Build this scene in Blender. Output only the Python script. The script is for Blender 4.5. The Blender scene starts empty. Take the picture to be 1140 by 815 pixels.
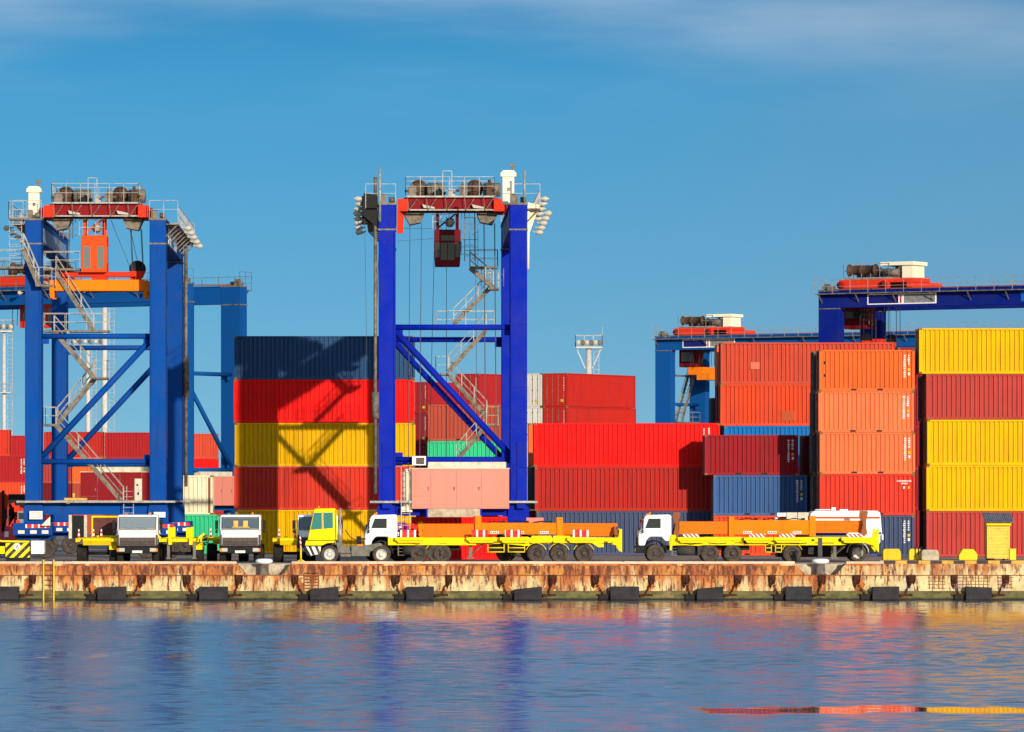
import bpy, math, random
from mathutils import Vector
R = math.radians
random.seed(7)
SC = bpy.context.scene

# ------------------------------------------------------------------ camera, light
F = 5750.0            # focal length in pixels of the 1140 px wide photograph
VX, VY, CZ = 440.0, 553.5, 3.8
cam = bpy.data.cameras.new('camera'); co = bpy.data.objects.new('camera', cam)
SC.collection.objects.link(co); SC.camera = co
co.location = (0, 0, CZ); co.rotation_euler = (R(90), 0, 0)
cam.sensor_width = 36; cam.lens = F/1140*36
cam.shift_x = (570-VX)/1140; cam.shift_y = (VY-407.5)/1140
cam.clip_start = 1; cam.clip_end = 30000

SUN_DIR = Vector((.37, -1, .235)).normalized()         # towards the sun
sun = bpy.data.lights.new('sun', 'SUN'); so = bpy.data.objects.new('sun', sun)
SC.collection.objects.link(so)
sun.energy = 5.0; sun.angle = R(.5); sun.color = (1, .89, .72)
so.location = (60, -60, 80); so.rotation_euler = SUN_DIR.to_track_quat('Z', 'Y').to_euler()

w = bpy.data.worlds.new('World'); SC.world = w; w.use_nodes = True
nt = w.node_tree; N = nt.nodes; K = nt.links
bg = N['Background']; bg.inputs[1].default_value = .15
sky = N.new('ShaderNodeTexSky'); sky.sky_type = 'NISHITA'; sky.sun_disc = False
sky.sun_elevation = math.asin(SUN_DIR.z); sky.sun_rotation = math.atan2(SUN_DIR.x, SUN_DIR.y)
sky.air_density = 1.0; sky.dust_density = .3; sky.ozone_density = 3.0; sky.altitude = 0
tc = N.new('ShaderNodeTexCoord')
sep = N.new('ShaderNodeSeparateXYZ'); K.new(tc.outputs['Generated'], sep.inputs[0])
# the low sky keeps the blue of the higher sky (very clear, dry air)
mz = N.new('ShaderNodeMath'); mz.operation = 'MULTIPLY_ADD'; K.new(sep.outputs['Z'], mz.inputs[0])
mz.inputs[1].default_value = 3.0; mz.inputs[2].default_value = .16
anti = N.new('ShaderNodeMapRange'); anti.interpolation_type = 'SMOOTHSTEP'; K.new(sep.outputs['Y'], anti.inputs[0])   # away from the sun
anti.inputs[1].default_value = -.2; anti.inputs[2].default_value = .7
zm = N.new('ShaderNodeMix'); zm.data_type = 'FLOAT'; K.new(anti.outputs[0], zm.inputs[0]); K.new(sep.outputs['Z'], zm.inputs[2]); K.new(mz.outputs[0], zm.inputs[3])
cmb = N.new('ShaderNodeCombineXYZ')
K.new(sep.outputs['X'], cmb.inputs[0]); K.new(sep.outputs['Y'], cmb.inputs[1]); K.new(zm.outputs[0], cmb.inputs[2])
nrm = N.new('ShaderNodeVectorMath'); nrm.operation = 'NORMALIZE'; K.new(cmb.outputs[0], nrm.inputs[0])
K.new(nrm.outputs[0], sky.inputs['Vector'])
hsv = N.new('ShaderNodeHueSaturation'); K.new(sky.outputs[0], hsv.inputs['Color'])
hsv.inputs['Saturation'].default_value = 1.0; hsv.inputs['Value'].default_value = 1.4
tint = N.new('ShaderNodeMix'); tint.data_type = 'RGBA'; tint.blend_type = 'MULTIPLY'
K.new(anti.outputs[0], tint.inputs[0]); K.new(hsv.outputs[0], tint.inputs[6])
tr_ = N.new('ShaderNodeValToRGB'); K.new(sep.outputs['Z'], tr_.inputs[0])
tr_.color_ramp.elements[0].position = .02; tr_.color_ramp.elements[0].color = (.42, .59, .56, 1)
tr_.color_ramp.elements[1].position = .095; tr_.color_ramp.elements[1].color = (.11, .60, .70, 1)
e_ = tr_.color_ramp.elements.new(.06); e_.color = (.27, .67, .69, 1)
e_ = tr_.color_ramp.elements.new(.08); e_.color = (.18, .69, .74, 1)
e_ = tr_.color_ramp.elements.new(.13); e_.color = (.45, .95, 1.05, 1)
e_ = tr_.color_ramp.elements.new(.3); e_.color = (.80, 1.35, 1.5, 1)
K.new(tr_.outputs[0], tint.inputs[7])
# thin cirrus: streaks stretched along the horizon
mp = N.new('ShaderNodeMapping'); mp.inputs['Scale'].default_value = (7, 2, 40); mp.inputs['Rotation'].default_value = (0, R(2.5), 0); mp.inputs['Location'].default_value = (-.25, 0, .25)
K.new(tc.outputs['Generated'], mp.inputs['Vector'])
nz = N.new('ShaderNodeTexNoise'); nz.inputs['Scale'].default_value = 1; nz.inputs['Detail'].default_value = 5; nz.inputs['Roughness'].default_value = .5
K.new(mp.outputs[0], nz.inputs['Vector'])
cr = N.new('ShaderNodeMapRange'); K.new(nz.outputs['Fac'], cr.inputs[0])
cr.interpolation_type = 'SMOOTHSTEP'; cr.inputs[1].default_value = .38; cr.inputs[2].default_value = .80; cr.inputs[4].default_value = .62
el = N.new('ShaderNodeMapRange'); K.new(sep.outputs['Z'], el.inputs[0]); el.interpolation_type = 'SMOOTHSTEP'
el.inputs[1].default_value = .066; el.inputs[2].default_value = .092
cm = N.new('ShaderNodeMath'); cm.operation = 'MULTIPLY'; K.new(cr.outputs[0], cm.inputs[0]); K.new(el.outputs[0], cm.inputs[1])
cl = N.new('ShaderNodeMix'); cl.data_type = 'RGBA'; K.new(cm.outputs[0], cl.inputs[0]); K.new(tint.outputs[2], cl.inputs[6])
cl.inputs[7].default_value = (4.2, 4.9, 5.6, 1)
hzx = N.new('ShaderNodeMapRange'); hzx.interpolation_type = 'SMOOTHSTEP'; K.new(sep.outputs['X'], hzx.inputs[0])
hzx.inputs[1].default_value = .0; hzx.inputs[2].default_value = .13; hzx.inputs[4].default_value = .22
mp2 = N.new('ShaderNodeMapping'); mp2.inputs['Scale'].default_value = (12, 3, 22); K.new(tc.outputs['Generated'], mp2.inputs['Vector'])
nz2 = N.new('ShaderNodeTexNoise'); nz2.inputs['Scale'].default_value = 1; nz2.inputs['Detail'].default_value = 4; K.new(mp2.outputs[0], nz2.inputs['Vector'])
h2 = N.new('ShaderNodeMath'); h2.operation = 'MULTIPLY_ADD'; K.new(nz2.outputs['Fac'], h2.inputs[0]); h2.inputs[1].default_value = .16; K.new(hzx.outputs[0], h2.inputs[2])
cl2 = N.new('ShaderNodeMix'); cl2.data_type = 'RGBA'; K.new(h2.outputs[0], cl2.inputs[0]); K.new(cl.outputs[2], cl2.inputs[6]); cl2.inputs[7].default_value = (1.55, 2.15, 2.75, 1)
K.new(cl2.outputs[2], bg.inputs[0])

vs = SC.view_settings
SC.display_settings.display_device = 'sRGB'
vs.view_transform = 'Standard'; vs.look = 'None'; vs.gamma = 1; vs.use_curve_mapping = False; vs.exposure = 0

# ------------------------------------------------------------------ helpers
def X(px, y): return (px-VX)/F*y
def Z(py, y): return CZ-(py-VY)/F*y
def Ys(s): return F/s

class MB:
    """collects shapes; build() links them as one mesh object"""
    def __init__(s): s.v = []; s.f = []; s.sm = []
    def poly(s, pts, smooth=False):
        n = len(s.v); s.v += [tuple(p) for p in pts]; s.f.append(list(range(n, n+len(pts)))); s.sm.append(smooth)
    def box(s, x0, x1, y0, y1, z0, z1):
        n = len(s.v)
        s.v += [(x0,y0,z0),(x1,y0,z0),(x1,y1,z0),(x0,y1,z0),(x0,y0,z1),(x1,y0,z1),(x1,y1,z1),(x0,y1,z1)]
        for q in ((0,3,2,1),(4,5,6,7),(0,1,5,4),(1,2,6,5),(2,3,7,6),(3,0,4,7)):
            s.f.append([n+i for i in q]); s.sm.append(False)
        return s
    def prism(s, pts, axis, a0, a1):
        """closed polygon (2-D) swept along an axis: 'y' takes (x,z), 'x' takes (y,z), 'z' takes (x,y)"""
        def m(p, a): return (p[0],a,p[1]) if axis=='y' else (a,p[0],p[1]) if axis=='x' else (p[0],p[1],a)
        n = len(s.v); k = len(pts)
        s.v += [m(p,a0) for p in pts]+[m(p,a1) for p in pts]
        s.f.append(list(range(n,n+k))[::-1]); s.f.append(list(range(n+k,n+2*k))); s.sm += [False,False]
        for i in range(k):
            j = (i+1)%k; s.f.append([n+i,n+j,n+k+j,n+k+i]); s.sm.append(False)
        return s
    def tube(s, p, q, r, n=6, r2=None, cap=True):
        p = Vector(p); q = Vector(q); d = q-p
        if d.length < 1e-6: return s
        d.normalize(); a = d.orthogonal().normalized(); b = d.cross(a)
        r2 = r if r2 is None else r2; k = len(s.v)
        for c, rr in ((p,r),(q,r2)):
            for i in range(n):
                t = 2*math.pi*i/n; s.v.append(tuple(c+(a*math.cos(t)+b*math.sin(t))*rr))
        for i in range(n):
            j = (i+1)%n; s.f.append([k+i,k+j,k+n+j,k+n+i]); s.sm.append(n>5)
        if cap:
            s.f.append([k+i for i in range(n)][::-1]); s.f.append([k+n+i for i in range(n)]); s.sm += [False,False]
        return s
    def beam(s, p, q, wd, ht, side=(0,1,0)):
        """rectangular bar from p to q; wd measured along side"""
        p = Vector(p); q = Vector(q); d = (q-p).normalized(); a = Vector(side)
        a = (a-d*a.dot(d)).normalized()*wd/2; b = d.cross(a).normalized()*ht/2; k = len(s.v)
        for c in (p,q):
            for u in (a+b, a-b, -a-b, b-a): s.v.append(tuple(c+u))
        for fq in ((0,1,2,3),(7,6,5,4),(0,4,5,1),(1,5,6,2),(2,6,7,3),(3,7,4,0)):
            s.f.append([k+i for i in fq]); s.sm.append(False)
        return s
    def lathe(s, prof, c, axis='y', n=24):
        """profile of (radius, along) swept round an axis through c"""
        k = len(s.v); m = len(prof)
        for i in range(n):
            t = 2*math.pi*i/n; cs, sn = math.cos(t), math.sin(t)
            for r, a in prof:
                p = (r*cs, a, r*sn) if axis=='y' else (a, r*cs, r*sn) if axis=='x' else (r*cs, r*sn, a)
                s.v.append((c[0]+p[0], c[1]+p[1], c[2]+p[2]))
        for i in range(n):
            j = (i+1)%n
            for u in range(m-1):
                s.f.append([k+i*m+u, k+i*m+u+1, k+j*m+u+1, k+j*m+u]); s.sm.append(True)
        return s
    def cut(s):
        if not hasattr(s, 'cuts'): s.cuts = [(0,0)]
        s.cuts.append((len(s.v), len(s.f))); return s
    def builds(s, name, mat, parent=None, bevel=0):
        """one object for each piece closed by cut()"""
        s.cut(); out = []
        for (v0,f0),(v1,f1) in zip(s.cuts[:-1], s.cuts[1:]):
            if v1 == v0: continue
            q = MB(); q.v = s.v[v0:v1]; q.f = [[i-v0 for i in f] for f in s.f[f0:f1]]; q.sm = s.sm[f0:f1]
            out.append(q.build(name, mat, parent, bevel=bevel))
        return out
    def rail(s, pts, h=1.1, r=.024, post=1.6, mids=1):
        """hand rail with posts along a polyline"""
        for a, b in zip(pts[:-1], pts[1:]):
            a = Vector(a); b = Vector(b); up = Vector((0,0,h))
            s.tube(a+up, b+up, r, 4)
            for i in range(mids): s.tube(a+up*(i+1)/(mids+1), b+up*(i+1)/(mids+1), r*.75, 4)
            n = max(1, round((b-a).length/post))
            for i in range(n+1):
                p = a+(b-a)*i/n; s.tube(p, p+up, r, 4)
        return s
    def ladder(s, p, q, wd=.5, side=(1,0,0), step=.32, r=.025):
        p = Vector(p); q = Vector(q); a = Vector(side)*wd/2
        s.tube(p-a, q-a, r*1.3, 4); s.tube(p+a, q+a, r*1.3, 4)
        n = int((q-p).length/step)
        for i in range(1, n):
            c = p+(q-p)*i/n; s.tube(c-a, c+a, r*.8, 4)
        return s
    def mesh(s, name, mat):
        me = bpy.data.meshes.new(name); me.from_pydata(s.v, [], s.f); me.update()
        me.polygons.foreach_set('use_smooth', s.sm)
        if mat is not None: me.materials.append(mat)
        import bmesh
        bm = bmesh.new(); bm.from_mesh(me); bmesh.ops.recalc_face_normals(bm, faces=bm.faces); bm.to_mesh(me); bm.free()
        return me
    def build(s, name, mat, parent=None, loc=None, bevel=0):
        me = s.mesh(name, mat)
        o = bpy.data.objects.new(name, me); SC.collection.objects.link(o)
        if parent: o.parent = parent
        if loc: o.location = loc
        if bevel:
            b = o.modifiers.new('edge', 'BEVEL'); b.width = bevel; b.segments = 2; b.limit_method = 'ANGLE'; b.angle_limit = R(35)
        return o

def tag(o, label=None, cat=None, group=None, kind=None):
    if label: o['label'] = label
    if cat: o['category'] = cat
    if group: o['group'] = group
    if kind: o['kind'] = kind
    return o
def thing(name, label, cat, loc, rz=0, group=None):
    o = bpy.data.objects.new(name, None); SC.collection.objects.link(o)
    o.location = loc; o.rotation_euler = (0,0,rz); o.empty_display_size = .5
    return tag(o, label, cat, group)
def copy_tree(o, parent=None):
    c = o.copy(); SC.collection.objects.link(c); c.parent = parent
    for ch in o.children: copy_tree(ch, c)
    return c

# ------------------------------------------------------------------ materials
def bsdf(name, rgb, rough=.5, metal=0, spec=.5):
    m = bpy.data.materials.new(name); m.use_nodes = True
    b = m.node_tree.nodes['Principled BSDF']
    b.inputs['Base Color'].default_value = (*rgb, 1); b.inputs['Roughness'].default_value = rough
    b.inputs['Metallic'].default_value = metal; b.inputs['Specular IOR Level'].default_value = spec
    return m, m.node_tree.nodes, m.node_tree.links, b
def noise(N, K, vec, scale, detail=4, rough=.55, stretch=(1,1,1)):
    mp = N.new('ShaderNodeMapping'); mp.inputs['Scale'].default_value = stretch; K.new(vec, mp.inputs['Vector'])
    n = N.new('ShaderNodeTexNoise'); n.inputs['Scale'].default_value = scale; n.inputs['Detail'].default_value = detail
    n.inputs['Roughness'].default_value = rough; K.new(mp.outputs[0], n.inputs['Vector']); return n.outputs['Fac']
def ramp(N, K, fac, a, b, lo=0, hi=1):
    r = N.new('ShaderNodeMapRange'); r.interpolation_type = 'SMOOTHSTEP'; K.new(fac, r.inputs[0])
    r.inputs[1].default_value = a; r.inputs[2].default_value = b; r.inputs[3].default_value = lo; r.inputs[4].default_value = hi
    return r.outputs[0]
def mixc(N, K, fac, a, b, mode='MIX'):
    m = N.new('ShaderNodeMix'); m.data_type = 'RGBA'; m.blend_type = mode
    for sock, val in ((m.inputs[0], fac), (m.inputs[6], a), (m.inputs[7], b)):
        if isinstance(val, (int, float)): sock.default_value = val
        elif isinstance(val, tuple): sock.default_value = (*val, 1) if len(val)==3 else val
        else: K.new(val, sock)
    return m.outputs[2]
def math2(N, K, op, a, b):
    m = N.new('ShaderNodeMath'); m.operation = op
    for sock, val in ((m.inputs[0], a), (m.inputs[1], b)):
        if isinstance(val, (int, float)): sock.default_value = val
        else: K.new(val, sock)
    return m.outputs[0]
def shifted(N, K):
    """object coordinates, moved by a random amount for each object"""
    tc = N.new('ShaderNodeTexCoord'); oi = N.new('ShaderNodeObjectInfo')
    c = N.new('ShaderNodeVectorMath'); c.operation = 'MULTIPLY_ADD'
    K.new(oi.outputs['Random'], c.inputs[0]); c.inputs[1].default_value = (57, 31, 83); K.new(tc.outputs['Object'], c.inputs[2])
    return c.outputs[0], oi.outputs['Random']

_P = {}
def paint(name, rgb, rough=.45, wear=.35, rust=.5, spec=.05):
    """weathered paint: faded clouds, streaks that run down, scattered rust spots"""
    if name in _P: return _P[name]
    rough = rough+.22
    m, N, K, b = bsdf(name, rgb, rough, 0, spec)
    v, rnd = shifted(N, K)
    fade = ramp(N, K, noise(N, K, v, .45, 3), .35, .7)
    c = mixc(N, K, math2(N, K, 'MULTIPLY', fade, wear*.55), rgb, tuple(min(1, x*.72+.012) for x in rgb))
    streak = ramp(N, K, noise(N, K, v, 3.2, 5, .65, (1,1,.09)), .50, .74)
    c = mixc(N, K, math2(N, K, 'MULTIPLY', streak, wear*.75), c, tuple(x*.5+.01 for x in rgb))
    spots = ramp(N, K, noise(N, K, v, 5.5, 6, .7), .66, .74)
    c = mixc(N, K, math2(N, K, 'MULTIPLY', spots, rust), c, (.13, .05, .025))
    val = math2(N, K, 'MULTIPLY_ADD', rnd, .16)
    val.node.inputs[2].default_value = .92
    h = N.new('ShaderNodeHueSaturation'); K.new(c, h.inputs['Color']); K.new(val, h.inputs['Value'])
    K.new(h.outputs[0], b.inputs['Base Color'])
    K.new(ramp(N, K, noise(N, K, v, 1.2, 4), .3, .8, rough-.08, rough+.2), b.inputs['Roughness'])
    _P[name] = m; return m
def plain(name, rgb, rough=.5, metal=0, var=.25, scale=3.0):
    if name in _P: return _P[name]
    m, N, K, b = bsdf(name, rgb, rough, metal, .12)
    v, rnd = shifted(N, K)
    c = mixc(N, K, ramp(N, K, noise(N, K, v, scale, 5, .65), .35, .72), rgb, tuple(x*(1-var*1.6) for x in rgb))
    K.new(c, b.inputs['Base Color']); _P[name] = m; return m

CT = {  # container paint, base colours
 'yellow': (.72,.40,.004), 'bright red': (.74,.012,.010), 'rust red': (.42,.026,.020), 'brick orange': (.56,.070,.036), 'cherry red': (.46,.020,.014), 'brick red': (.40,.050,.040),
 'navy': (.024,.066,.155), 'slate navy': (.060,.080,.150), 'orange': (.74,.135,.030), 'coral orange': (.76,.165,.060),
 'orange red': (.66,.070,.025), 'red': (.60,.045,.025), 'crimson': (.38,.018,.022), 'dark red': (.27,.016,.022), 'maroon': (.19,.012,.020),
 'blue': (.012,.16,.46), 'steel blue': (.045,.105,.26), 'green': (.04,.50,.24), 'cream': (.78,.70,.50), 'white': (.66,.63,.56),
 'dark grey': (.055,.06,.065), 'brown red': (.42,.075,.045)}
def cpaint(c): return paint('container_paint_'+c.replace(' ','_'), CT[c], .42, .7, .6)
M = {}
M['blue_a'] = paint('crane_paint_blue', (.001,.055,.28), .38, 1.0, .75)
M['blue_b'] = paint('crane_paint_royal', (.001,.014,.33), .36, 1.0, .75)
M['blue_c'] = paint('crane_paint_navy', (.002,.012,.18), .4, 1.0, .75)
M['blue_d'] = paint('crane_paint_faded', (.003,.065,.25), .45, .35, .15)
M['galv'] = plain('galvanised_steel', (.37,.355,.32), .45, .25, .3)
M['galv_dark'] = plain('weathered_steel', (.21,.175,.14), .6, .2, .4)
M['redpaint'] = paint('machinery_red', (.66,.035,.014), .4, .4, .3)
M['darkred'] = paint('house_red_beam_shade', (.20,.010,.014), .4, .3, .15)
M['orangered'] = paint('cab_orange_red', (.80,.075,.014), .38, .2, .1)
M['maroon'] = paint('cab_maroon', (.13,.008,.012), .4, .3, .2)
M['orange'] = paint('spreader_orange', (.86,.20,.006), .4, .55, .5)
M['salmon'] = paint('house_salmon', (.68,.22,.165), .5, .2, .06)
M['cream'] = paint('cream_paint', (.80,.74,.55), .45, .3, .15)
M['white'] = paint('white_paint', (.82,.82,.80), .3, .12, .04, .5)
M['yellow'] = paint('vehicle_yellow', (.82,.62,.006), .40, .55, .5)
M['yellowdirty'] = paint('trailer_yellow', (.80,.58,.008), .5, .5, .45)
M['rusty'] = paint('rusty_iron', (.26,.085,.035), .75, .6, .7)
M['black'] = plain('black_steel', (.012,.012,.013), .55, 0, .3)
M['grey'] = plain('grey_chassis', (.17,.16,.13), .6, 0, .25)
M['beige'] = plain('beige_box', (.62,.55,.42), .55, 0, .2)
M['brown'] = plain('rope_drum_brown', (.10,.055,.035), .6, 0, .4, 8)
M['rubber'] = plain('tyre_rubber', (.085,.066,.052), .85, 0, .35, 4)
M['rubber_new'] = plain('fender_rubber', (.030,.027,.032), .6, 0, .3, 2)
M['rope'] = plain('steel_rope', (.05,.05,.055), .5, .3, .1)
M['lens'] = plain('lamp_lens', (.46,.43,.36), .15, 0, .05)
M['amber'] = plain('amber_lens', (.8,.22,.01), .25, 0, .05)
M['redwhite_r'] = plain('marker_red', (.65,.02,.02), .5, 0, .2)
M['redwhite_w'] = plain('marker_white', (.78,.76,.72), .5, 0, .15)
M['markwhite'] = plain('stencil_white', (.74,.72,.68), .6, 0, .3, 6)
M['markyellow'] = plain('stencil_yellow', (.72,.45,.02), .6, 0, .2, 6)
M['hub'] = plain('wheel_hub_grey', (.085,.068,.058), .6, .1, .35, 6)
M['hub_white'] = plain('wheel_hub_pale', (.62,.60,.55), .5, .1, .35, 6)
M['seat'] = plain('seat_cover', (.70,.42,.10), .8, 0, .2)
M['concrete'] = plain('weathered_concrete', (.50,.42,.30), .9, 0, .3, 2)
def glass(name, rgb, rough=.06):
    m, N, K, b = bsdf(name, rgb, rough, 0, .18); return m
M['glass'] = glass('dark_window_glass', (.02,.03,.035))
m, N, K, b = bsdf('windscreen_pale_reflection', (.17,.20,.22), .05, 0, 1.0)  # pale base colour stands in for sky reflected in the screen
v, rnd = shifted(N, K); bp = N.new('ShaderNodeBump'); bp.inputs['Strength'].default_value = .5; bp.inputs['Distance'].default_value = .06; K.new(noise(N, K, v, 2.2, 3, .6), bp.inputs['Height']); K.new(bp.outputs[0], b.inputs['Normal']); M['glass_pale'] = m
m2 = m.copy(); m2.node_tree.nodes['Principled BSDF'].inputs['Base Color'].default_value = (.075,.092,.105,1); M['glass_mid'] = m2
M['glass_green'] = glass('green_window_glass', (.03,.17,.16), .1)
M['glass_grey'] = glass('grey_window_glass', (.13,.15,.15), .12)
# see-through windscreen
m, N, K, b = bsdf('windscreen_glass', (.9,.95,.95), .03); b.inputs['Transmission Weight'].default_value = 1; b.inputs['IOR'].default_value = 1.1
M['windscreen'] = m

def stripes(name, c1, c2, axis_vec, period, duty=.5):
    m, N, K, b = bsdf(name, c1, .6, 0, .1)
    tc = N.new('ShaderNodeTexCoord'); d = N.new('ShaderNodeVectorMath'); d.operation = 'DOT_PRODUCT'
    K.new(tc.outputs['Object'], d.inputs[0]); d.inputs[1].default_value = tuple(a/period for a in axis_vec)
    fr = math2(N, K, 'FRACT', d.outputs['Value'], 0)
    c = mixc(N, K, math2(N, K, 'GREATER_THAN', fr, duty), c1, c2)
    dirt = ramp(N, K, noise(N, K, tc.outputs['Object'], 5, 5), .45, .75, 0, .5)
    K.new(mixc(N, K, dirt, c, (.2,.15,.1)), b.inputs['Base Color']); return m
M['redwhite'] = stripes('red_white_stripes', (.66,.02,.02), (.78,.76,.72), (1,0,0), .40, .72)
M['redwhite_diag'] = stripes('red_white_diagonals', (.60,.03,.03), (.78,.74,.70), (.8,0,.8), .20)
M['yellowblack'] = stripes('yellow_black_diagonals', (.78,.66,.01), (.03,.03,.03), (1,0,-1), .52)
M['blackwhite_diag'] = stripes('white_black_diagonals', (.76,.75,.72), (.03,.03,.035), (1,0,.45), .36, .55)
M['grille'] = stripes('grille_slats', (.15,.11,.10), (.045,.034,.032), (0,0,1), .075)

# asphalt
YQ = 293.5
m, N, K, b = bsdf('asphalt', (.11,.095,.08), .95, 0, .06)
g = N.new('ShaderNodeNewGeometry'); pos = g.outputs['Position']
spa = N.new('ShaderNodeSeparateXYZ'); K.new(pos, spa.inputs[0])
c = mixc(N, K, ramp(N, K, noise(N, K, pos, .22, 6, .6), .35, .7), (.36,.275,.22), (.24,.185,.15))
ap = mixc(N, K, ramp(N, K, noise(N, K, pos, .5, 6, .65, (.4,1,1)), .35, .7), (.62,.47,.36), (.42,.31,.24))
c = mixc(N, K, ramp(N, K, math2(N, K, 'ADD', spa.outputs['Y'], math2(N, K, 'MULTIPLY', noise(N, K, pos, .3, 3), 1.5)), YQ+6.0, YQ+7.4), ap, c)
c = mixc(N, K, ramp(N, K, noise(N, K, pos, 1.2, 5, .6, (.25,1,1)), .58, .75), c, (.16,.125,.105))
K.new(c, b.inputs['Base Color']); M['asphalt'] = m

# quay concrete: cream render, rust running from the top edge, weed near the water
m, N, K, b = bsdf('quay_concrete', (.5,.42,.26), .88)
g = N.new('ShaderNodeNewGeometry'); pos = g.outputs['Position']; sp = N.new('ShaderNodeSeparateXYZ'); K.new(pos, sp.inputs[0])
z = sp.outputs['Z']
c = mixc(N, K, ramp(N, K, noise(N, K, pos, 1.1, 6, .65), .35, .68), (.68,.53,.27), (.44,.32,.15))
c = mixc(N, K, ramp(N, K, noise(N, K, pos, 3.4, 6, .7, (1,1,.6)), .56, .68), c, (.17,.10,.05))
st = noise(N, K, pos, 1.5, 6, .7, (1.5,1,.10))                # streaks
st2 = noise(N, K, pos, 4.0, 6, .7, (1.6,1,.12))
st3 = noise(N, K, pos, .55, 5, .65, (1,1,.5))
st = math2(N, K, 'ADD', math2(N, K, 'ADD', math2(N, K, 'MULTIPLY', st, .45), math2(N, K, 'MULTIPLY', st2, .20)), math2(N, K, 'MULTIPLY', st3, .35))
amt = math2(N, K, 'ADD', st, ramp(N, K, z, -1.55, .0, -.04, .13))
big = noise(N, K, pos, .16, 3, .5, (1,1,.2))
amt = math2(N, K, 'ADD', amt, ramp(N, K, big, .3, .7, -.07, .07))
xr = ramp(N, K, sp.outputs['X'], 24, 30, 0, -.10)              # the newer eastern end is less rusty
amt = math2(N, K, 'ADD', amt, xr)
c = mixc(N, K, ramp(N, K, amt, .445, .59, 0, .96), c, mixc(N, K, ramp(N, K, noise(N, K, pos, 1.1, 4), .35, .65), (.52,.19,.035), (.36,.085,.018)))
c = mixc(N, K, ramp(N, K, math2(N, K, 'ADD', noise(N, K, pos, 2.6, 6, .75, (1.6,1,.35)), math2(N, K, 'MULTIPLY', amt, .35)), .665, .775), c, (.12,.032,.013))
fine = ramp(N, K, noise(N, K, pos, 9, 5, .75, (1,1,.5)), .60, .72)
c = mixc(N, K, math2(N, K, 'MULTIPLY', fine, .75), c, (.10,.06,.03))
joint = math2(N, K, 'FRACT', math2(N, K, 'MULTIPLY', sp.outputs['X'], 1/6.1), 0)
c = mixc(N, K, math2(N, K, 'MULTIPLY', math2(N, K, 'LESS_THAN', joint, .008), .8), c, (.07,.045,.03))
weed = ramp(N, K, math2(N, K, 'ADD', z, math2(N, K, 'MULTIPLY', noise(N, K, pos, 1.3, 5, .6), .7)), -1.36, -1.14, 1, 0)
c = mixc(N, K, math2(N, K, 'MULTIPLY', weed, .88), c, (.075,.062,.022))
wet = ramp(N, K, math2(N, K, 'ADD', z, math2(N, K, 'MULTIPLY', noise(N, K, pos, 3, 4), .16)), -1.86, -1.76, 1, 0)
c = mixc(N, K, wet, c, (.018,.016,.010))
K.new(c, b.inputs['Base Color'])
bp = N.new('ShaderNodeBump'); bp.inputs['Strength'].default_value = .6; bp.inputs['Distance'].default_value = .06
K.new(noise(N, K, pos, 2.5, 7, .7), bp.inputs['Height']); K.new(bp.outputs[0], b.inputs['Normal'])
M['quay'] = m
m, N, K, b = bsdf('weedy_ledge', (.08,.07,.02), .9)
g = N.new('ShaderNodeNewGeometry'); pos = g.outputs['Position']; sp = N.new('ShaderNodeSeparateXYZ'); K.new(pos, sp.inputs[0])
c = mixc(N, K, ramp(N, K, noise(N, K, pos, 1.6, 6, .7, (1,1,2)), .35, .68), (.135,.115,.035), (.055,.05,.018))
c = mixc(N, K, ramp(N, K, noise(N, K, pos, .8, 5, .7), .58, .7), c, (.22,.15,.06))
c = mixc(N, K, ramp(N, K, math2(N, K, 'ADD', sp.outputs['Z'], math2(N, K, 'MULTIPLY', noise(N, K, pos, 3, 4), .2)), -1.90, -1.78, 1, 0), c, (.014,.013,.009))
K.new(c, b.inputs['Base Color']); M['weed'] = m
m2 = m.copy(); m2.name = 'quay_cap_steel'
M['cap'] = m2
m, N, K, b = bsdf('rusty_edge', (.40,.12,.03), .85)
g = N.new('ShaderNodeNewGeometry'); pos = g.outputs['Position']
c = mixc(N, K, ramp(N, K, noise(N, K, pos, 1.6, 6, .7, (1.2,1,.25)), .38, .62), (.44,.135,.025), (.17,.045,.016))
c = mixc(N, K, ramp(N, K, noise(N, K, pos, 1.0, 6, .7, (1,1,.3)), .54, .62), c, (.60,.40,.17))
sp = N.new('ShaderNodeSeparateXYZ'); K.new(pos, sp.inputs[0])
c = mixc(N, K, ramp(N, K, sp.outputs['X'], 27.4, 28.2, 0, .92), c, mixc(N, K, ramp(N, K, noise(N, K, pos, 2, 6, .7), .4, .7), (.52,.44,.32), (.33,.26,.18)))
K.new(c, b.inputs['Base Color']); M['edge'] = m

# water: wind ripples, some calm lanes
m, N, K, b = bsdf('harbour_water', (.050,.092,.112), .02, 0, .5); b.inputs['IOR'].default_value = 1.62
g = N.new('ShaderNodeNewGeometry'); pos = g.outputs['Position']
n3 = noise(N, K, pos, 3.2, 3, .55, (.6,1,1))
bp = N.new('ShaderNodeBump'); bp.inputs['Distance'].default_value = .03; at_ = N.new('ShaderNodeAttribute'); at_.attribute_name = 'rippled'; K.new(math2(N, K, 'MULTIPLY', at_.outputs['Fac'], .15), bp.inputs['Strength']); K.new(n3, bp.inputs['Height'])
def yw(py): return F*(CZ+2.05)/(py-VY)
LANES = [(yw(790.5), 3.2, X(765, yw(790)), 60, 1), (yw(729), 6.0, X(34, yw(731)), X(82, yw(731)), .62), (yw(730), 5.0, X(92, yw(731)), X(126, yw(731)), .66),
         (yw(731), 5.0, X(172, yw(731)), X(208, yw(731)), .62), (yw(789), 2.6, X(38, yw(789)), X(122, yw(789)), .6)]
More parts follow.
